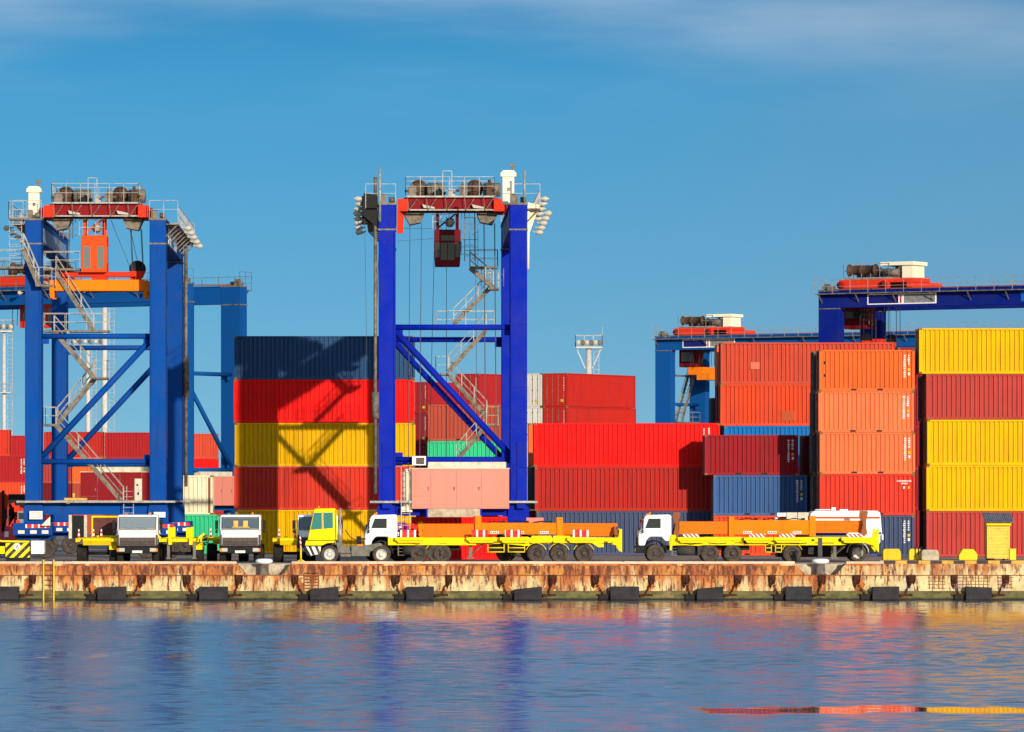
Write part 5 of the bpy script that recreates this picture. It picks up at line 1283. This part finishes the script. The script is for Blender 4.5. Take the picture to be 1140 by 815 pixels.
# yellow head-board frame standing on the first trailer
b = thing('headboard_frame', 'yellow framed headboard with dark panel on the trailer beside the western lorry', 'headboard', (X(102,302),302,1.46))
m_ = MB(); m_.box(0,.08,0,.1,0,1.25); m_.box(1.5,1.58,0,.1,0,1.25); m_.box(.08,1.5,0,.1,1.15,1.25); m_.box(.08,1.5,0,.1,0,.10); m_.build('frame', M['yellow'], b)
m_ = MB(); m_.box(.08,1.5,.02,.08,.10,1.15); m_.build('panel', plain('panel_brown', (.12,.035,.03), .6), b)

TYRE[0] = 'rubber'
# ------------------------------------------------------------------ western edge: barrier, red handler
YW = 305.0
b = thing('striped_barrier', 'yellow and black striped counterweight block with a white round emblem', 'barrier', (X(6,YW),YW,0))
m_ = MB(); m_.box(0,1.42,0,.8,.22,1.10); o = m_.build('block', M['yellowblack'], b, bevel=.02)
m_ = MB(); m_.box(.02,1.40,.02,.78,.02,.219); m_.build('foot', M['black'], b)
m_ = MB(); m_.tube((.70,-.012,.86),(.70,-.002,.86),.21,20); e = m_.build('emblem', M['redwhite_w'], o)
m_ = MB(); m_.beam((.62,-.018,.74),(.70,-.018,.98),.01,.03); m_.beam((.78,-.018,.74),(.70,-.018,.98),.01,.03); m_.build('emblem_mark', M['black'], e)
m_ = MB(); m_.beam((-1.6,.2,1.42),(-.2,.2,1.20),.12,.10); m_.beam((-.2,.2,1.20),(1.40,.2,1.17),.12,.10); m_.box(-1.6,-.05,.1,.7,.45,.9); m_.build('tow_arm', M['yellow'], b)
m_ = MB(); m_.box(1.5,2.25,.3,1.6,.45,1.22); m_.box(1.5,2.3,.28,.3,.6,.66); o = m_.build('battery_case', M['white'], b, bevel=.04)

YH = 327.0; sH = F/YH
def hx(px): return (px+16)/sH
t = thing('container_handler', 'red container handler with black mast and grey cab at the western edge', 'container handler', (X(-16,YH),YH,0))
def hz(py): return CZ-(py-VY)/sH
m_ = MB(); m_.prism([(hx(-16),hz(606)),(hx(17),hz(606)),(hx(17),hz(590)),(hx(12),hz(586)),(hx(-16),hz(586))], 'y', 0, 2.6); o = m_.build('body', paint('handler_pink_red', (.55,.06,.09), .5, .5, .2), t, bevel=.05)
m_ = MB(); m_.box(hx(5),hx(9.5),-.01,-.002,hz(598),hz(591.5)); m_.build('number_plate', M['redwhite_w'], o)
m_ = MB(); m_.prism([(hx(-10),hz(586)),(hx(6),hz(586)),(hx(9),hz(552)),(hx(2),hz(548)),(hx(-10),hz(548))], 'y', .2, .6); m_.beam((hx(9),1.0,hz(590)),(hx(24),1.0,hz(566)),.25,.25); m_.beam((hx(12),1.5,hz(560)),(hx(24),1.5,hz(588)),.2,.2); m_.build('boom', M['redpaint'], t)
m_ = MB(); m_.box(hx(2),hx(5),-.1,.15,hz(592),hz(546)); m_.beam((hx(5),-.05,hz(566)),(hx(7.5),-.05,hz(575)),.1,.12); m_.beam((hx(7.5),-.05,hz(575)),(hx(3),-.05,hz(590)),.1,.12); m_.cut(); m_.box(hx(7),hx(28),1.8,2.4,hz(592),hz(550)); m_.builds('mast', M['black'], t)  # wide rear piece is a black box standing for a dark container interior
m_ = MB(); m_.box(hx(19),hx(29),.1,1.6,hz(586),hz(569)); cbh = m_.build('cab', plain('cab_grey', (.22,.25,.27), .5), t, bevel=.04)
m_ = MB(); m_.box(hx(20.5),hx(27),.085,.098,hz(578),hz(571)); m_.build('window', M['glass'], cbh)
m_ = MB(); m_.box(hx(15),hx(21),.6,1.0,hz(570),hz(563)); m_.box(hx(18),hx(22),-.1,.08,hz(584),hz(579)); m_.build('hydraulic_block', M['redpaint'], t)
for px in (-8, 10):
    for y in (.1, 2.4): wheel(t, hx(px), y, .55, .55, .5, M['hub'])

# ------------------------------------------------------------------ quay edge: bollards, fenders, ladder
for px, lab in ((294, 'white topped mooring bollard in the quay notch before the lorry with yellow seats'), (913.5, 'white topped mooring bollard in the quay notch before the flatbed trailer')):
    t = thing('mooring_bollard', lab, 'bollard', (X(px,YQ+.62),YQ+.62,-.615), 0, 'mooring bollards along the quay edge')
    m_ = MB(); m_.lathe([(.001,0),(.34,0),(.34,.05),(.27,.08),(.26,.60),(.001,.60)], (0,0,0), 'z', 24); m_.build('post', M['galv_dark'], t)
    m_ = MB(); m_.lathe([(.001,.58),(.30,.60),(.46,.68),(.50,.76),(.47,.84),(.36,.90),(.001,.92)], (0,0,0), 'z', 24); m_.build('cap', M['white'], t)
b = thing('steel_post', 'dark upright steel post behind the mooring bollard at the flatbed trailer', 'post', (X(913,295.9),295.9,-.006))
m_ = MB(); m_.box(-.12,.12,-.10,.10,0,1.42); m_.box(-.2,.2,-.18,.18,0,.06); m_.build('shaft', plain('post_grey', (.07,.07,.075), .6), b); m_ = MB(); m_.box(-.13,.13,-.11,.11,1.422,1.46); m_.build('cap_plate', M['black'], b)
FEND = [(-6,22),(109,141),(222,254),(345,377),(452,483),(572,603),(679,711),(775,804.5),(873.5,903),(970,1000),(1074,1103),(1178,1206),(-120,-90)]
fl = ('at the westernmost end by the ladder','below the westernmost white lorry','below the second head-on lorry','with a sloping top below the yellow tractor','below the cab of the long trailer lorry',
      'with a sloping top below the three trailer wheels','below the solitary white lorry front','below the tandem wheels of the flatbed lorry','just west of the flatbed bollard','below the yellow concrete block','below the bared reinforcement','beyond the eastern edge of the view','beyond the western edge of the view')
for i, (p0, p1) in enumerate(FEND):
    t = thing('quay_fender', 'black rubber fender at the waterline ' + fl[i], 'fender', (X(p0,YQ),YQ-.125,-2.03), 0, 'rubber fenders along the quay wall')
    wd = (p1-p0)/F*YQ; tilt = (.0,.04,.02,.16,.02,.17,.0,.14,.0,.02,-.04,0,0)[i]
    m_ = MB(); m_.prism([(0,0),(wd,0),(wd,.76),(0,.76-abs(tilt))] if tilt >= 0 else [(0,0),(wd,0),(wd,.70),(0,.76)], 'y', -.55, 0); m_.build('rubber_block', M['rubber_new'], t, bevel=.03)
    for sg, x0 in ((-1,-.05),(1,wd+.05)):
        m_ = MB(); xt = x0+sg*(.55+.25*((i*7+sg)%3)/2)
        m_.prism([(xt-.16,1.42),(xt+.16,1.42),(xt+.12,.95),(xt-.12,.95)], 'y', .02, .12)
        if True:
            rnd = random.Random(i*5+sg); hw = rnd.uniform(.20,.29)
            rp_ = MB(); rp_.prism([(xt-hw,1.40),(xt+hw,1.40),(xt+hw*.95,1.05),(xt+hw*.6,.85),(xt+hw*.2,.95),(xt-hw*.3,.62),(xt-hw*.8,.8),(xt-hw,1.1)], 'y', .085, .13); rp_.build('rusted_recess', plain('recess_brown', (.050,.017,.010), .9, 0, .5, 7), t)
            n = 9; cx_ = xt-sg*rnd.uniform(.05,.2)
            lft = [(cx_-.22+rnd.uniform(-.14,.10)-sg*.02*k, 1.25-k*.125) for k in range(n)]; rgt = [(cx_+.24+rnd.uniform(-.10,.16)-sg*.02*k, 1.25-k*.125) for k in range(n)][::-1]
            rp_ = MB(); rp_.prism(lft+rgt, 'y', .115, .14); rp_.build('rust_stain', M['edge'], t)
        p = Vector((xt,-.02,1.25)); q = Vector((x0+sg*.30,-.08,.28)); n = 9
        for k in range(n):
            a = p+(q-p)*k/n+Vector((random.uniform(-.03,.03),0,-.10*math.sin(math.pi*k/n))); c2_ = p+(q-p)*(k+.85)/n+Vector((random.uniform(-.03,.03),0,-.10*math.sin(math.pi*k/n)))
            m_.tube(a, c2_, .055 if k%2 else .035, 6)
        m_.beam(q, (x0,-.2,.24), .12, .14); m_.box(*sorted((x0, x0+sg*.75)), -.02, .10, .20, .34)
        m_.build('chain', plain('chain_brown', (.085,.028,.014), .85, 0, .5, 8), t)
    m_ = MB(); m_.box(-.62,-.03,-.20,.0,.02,.30); m_.build('shadow_black_bracket', M['black'], t)  # black block; shadow beside the fender is put into its colour
t = thing('quay_ladder', 'yellow ladder fixed to the quay wall near the western end', 'ladder', (X(54.5,YQ),YQ-.16,-2.2))
m_ = MB()
for sg in (-1,1): m_.box(sg*.29-.04, sg*.29+.04, -.05, .04, -.3, 2.45); m_.box(sg*.29-.05,sg*.29+.05,.05,.16,1.8,1.9)
m_.build('side_rail', paint('ladder_yellow', (.62,.42,.03), .6, .6, .5), t)
m_ = MB()
for k in range(9): m_.tube((-.235,0,-.1+k*.28),(.235,0,-.1+k*.28),.018,6)
m_.build('rung', M['rusty'], t)
t = thing('steel_shackle', 'small rusty steel frame hanging on the quay wall beneath the yellow tractor', 'quay frame', (X(346.5,YQ),YQ-.06,-1.55))
m_ = MB()
for k in range(6): m_.box(-.42,.42,-.03,.0,.15+k*.17,.20+k*.17)
for k in (-.42,0,.40): m_.box(k,k+.05,-.035,.0,.1,1.1)
m_.build('grid', M['rusty'], t)

# ------------------------------------------------------------------ eastern quay: blocks, hut
def block(px0, px1, py, label, mat, y, shape=0):
    t = thing('concrete_block', label, 'concrete block', (X(px0,y),y,0), 0, 'painted concrete blocks along the eastern quay')
    wd = (px1-px0)/F*y; h = CZ-(py-VY)/F*y
    pts = [(0,.06),(wd,.06),(wd,h*.7),(wd-.1,h),(.08,h),(0,h*.8)] if shape == 0 else [(0,.06),(wd,.06),(wd+.02,h*.55),(wd-.22,h*.97),(.24,h),(.0,h*.5)]
    m_ = MB(); m_.prism(pts, 'y', 0, .75); m_.build('body', mat, t, bevel=.05)
    m_ = MB(); m_.box(.1,.28,.1,.65,0,.058); m_.box(wd-.28,wd-.1,.1,.65,0,.058); m_.build('foot', M['black'], t); return t
ypc = paint('concrete_yellow_paint', (.76,.52,.03), .8, .7, .55, .2)
block(983, 1003, 611, 'yellow painted concrete block standing before the slate blue container', ypc, 306)
t = block(1012, 1027, 611, 'yellow concrete block with black drips beside the tan one', ypc, 306.6)
m_ = MB()
for k in (.32,.52,.66): m_.prism([(k,.85),(k+.10,.85),(k+.06,.15+k*.4),(k+.02,.15+k*.4)], 'y', -.008, -.001)
m_.build('drip_mark', M['black'], t)
block(1026, 1045.5, 612, 'bare tan concrete block beside the black streaked yellow one', M['concrete'], 305.6)
block(1067.5, 1088, 611, 'round shouldered yellow concrete block before the brick red container', ypc, 306, 1)
b = thing('yellow_bin', 'narrow upright yellow box beside the yellow wooden hut', 'box', (X(1124,306),306,0))
m_ = MB(); m_.box(0,.38,0,.4,.08,.72); m_.build('body', paint('bin_yellow', (.80,.60,.05), .6, .3, .15), b, bevel=.02); m_ = MB(); m_.box(.04,.12,.05,.35,0,.079); m_.box(.26,.34,.05,.35,0,.079); m_.build('foot', M['black'], b); m_ = MB(); m_.box(-.02,.40,-.02,.42,.722,.75); m_.build('lid', paint('bin_yellow', (.80,.60,.05)), b)
# low concrete kerb of the container yard in the shade behind
YU = 309.0; sU = F/YU
def ux(px): return (px-1099)/sU
def uz(py): return CZ-(py-VY)/sU
t = thing('wooden_hut', 'small yellow wooden hut with a corrugated lean-to roof', 'hut', (X(1099,YU),YU,0))
m, N, K, b_ = bsdf('yellow_planks', (.72,.47,.05), .75)
tcn = N.new('ShaderNodeTexCoord'); sp = N.new('ShaderNodeSeparateXYZ'); K.new(tcn.outputs['Object'], sp.inputs[0])
gap = math2(N, K, 'LESS_THAN', math2(N, K, 'FRACT', math2(N, K, 'MULTIPLY', sp.outputs['Z'], 5.2), 0), .09)
c = mixc(N, K, ramp(N, K, noise(N, K, tcn.outputs['Object'], 2.2, 6, .7, (1,1,3)), .45, .72), (.74,.49,.05), (.46,.31,.05))
K.new(mixc(N, K, math2(N, K, 'MULTIPLY', gap, .6), c, (.16,.10,.03)), b_.inputs['Base Color'])
m_ = MB(); m_.prism([(0,.12),(0,uz(583)),(1.3,uz(580)),(1.3,.12)], 'x', 0, 1.34); wl = m_.build('wall', m, t)
m_ = MB()
for x in (0,1.26): m_.box(x-.01,x+.09,-.03,-.002,.1,uz(584))
m_.build('corner_board', paint('board_yellow', (.74,.50,.08)), wl)
m_ = MB(); m_.box(.05,.25,.1,1.2,0,.119); m_.box(1.05,1.25,.1,1.2,0,.119); m_.box(.3,.55,-.1,.3,0,.1); m_.build('footing', M['rusty'], t)
m_ = MB(); n = 14                                     # corrugated roof, ridges running down the slope
for i in range(n):
    x0 = -.15+i*1.72/n; x1 = x0+1.72/n; xm = (x0+x1)/2
    for a, za, c_, zc in ((x0,0,xm,.05),(xm,.05,x1,0)):
        m_.poly([(a,-.35,uz(584)+.10+za),(c_,-.35,uz(584)+.10+zc),(c_,1.5,uz(574)+za*0+.13+zc),(a,1.5,uz(574)+.13+za)])
rf = m_.build('roof', plain('grey_sheet_roof', (.20,.20,.22), .7, 0, .3), t)
rf.modifiers.new('thick', 'SOLIDIFY').thickness = .02
m_ = MB(); m_.prism([(-.2,uz(584)-.06),(-.2,uz(584)+.06),(1.35,uz(577)),(1.35,uz(577)-.1)], 'x', -.06, -.012); m_.prism([(-.2,uz(584)-.06),(-.2,uz(584)+.06),(1.35,uz(577)),(1.35,uz(577)-.1)], 'x', 1.352, 1.40); m_.box(-.06,1.40,-.28,-.20,uz(584)-.05,uz(584)+.07); m_.build('rafter', M['yellowdirty'], t)

# ------------------------------------------------------------------ lamp towers
def tower(px, py_top, s, label, r=.45, plat=1.7, lamps=6, stay=True, ladder=True, mids=()):
    y = F/s; h = CZ-(py_top-VY)/s
    t = thing('lamp_tower', label, 'lamp tower', (X(px,y),y,0), 0, 'lamp towers of the yard')
    wm = plain('mast_pale_grey', (.52,.51,.48), .6, 0, .15)
    m_ = MB(); m_.tube((0,0,0),(0,0,h), r, 14, r*.75); m_.box(-.8,.8,-.8,.8,0,.3); m_.build('mast', wm, t)
    m_ = MB(); m_.box(-plat,plat,-.8,.8,h-.1,h+.1)
    if stay:
        for sg in (-1,1): m_.beam((sg*plat*.92,-.3,h-.1),(sg*r,-.1,h-2.4),.10,.12)
    for z0, wd in mids: m_.box(-wd,wd,-.9,.9,z0-.1,z0)
    pl = m_.build('platform', wm, t)
    m_ = MB(); m_.rail([(-plat,-.8,h+.1),(plat,-.8,h+.1)],1.3,.04,.9); m_.rail([(-plat,.8,h+.1),(plat,.8,h+.1)],1.3,.04,.9); m_.rail([(-plat,-.8,h+.1),(-plat,.8,h+.1)],1.3,.04,.9); m_.rail([(plat,-.8,h+.1),(plat,.8,h+.1)],1.3,.04,.9)
    m_.tube((plat,-.8,h+1.2),(plat,-.8,h+2.4),.03,4)
    for z0, wd in mids: m_.rail([(-wd,-.9,z0),(wd,-.9,z0)],1.2,.045,.8)
    m_.build('platform_railing', M['galv'], pl)
    for k in range(lamps):
        m_ = MB(); x = -plat*.8+k*plat*1.6/(lamps-1); c = (x,-.85,h+.55); m_.lathe([(.03,.35),(.20,.25),(.30,-.1),(.001,-.06)], c, 'y', 12); m_.box(x-.03,x+.03,-.8,-.7,h+.1,h+.5); m_.build('flood_light', M['galv_dark'] if k%2 else M['lens'], t)
    if ladder:
        m_ = MB(); m_.ladder((r+.45,-.2,.3),(r+.45,-.2,h),.6,(1,0,0),.5,.035)
        for k in range(int(h/1.5)): m_.tube((r*.8,-.1,1+k*1.5),(r+.3,-.2,1+k*1.5),.03,4)
        m_.build('ladder', M['galv'], t)
    return t
tower(655.5, 387, 9.6, 'white lamp tower with braced platform rising behind the angled brick red containers', .42, 1.55)
tower(4.5, 369, 9.0, 'slim white lamp tower at the western edge of the view', .30, 1.1, 5, False, mids=((Z(437,F/9),.9),))
tower(116.5, 330, 9.2, 'white lamp tower with a railed lower platform behind the western crane stairs', .42, 1.4, 5, False, mids=((Z(497,F/9.2),1.25),))
tower(98, 385, 8.2, 'white lamp tower with ladder, beside a taller one behind the crane stairs', .38, 2.2, 6, False)
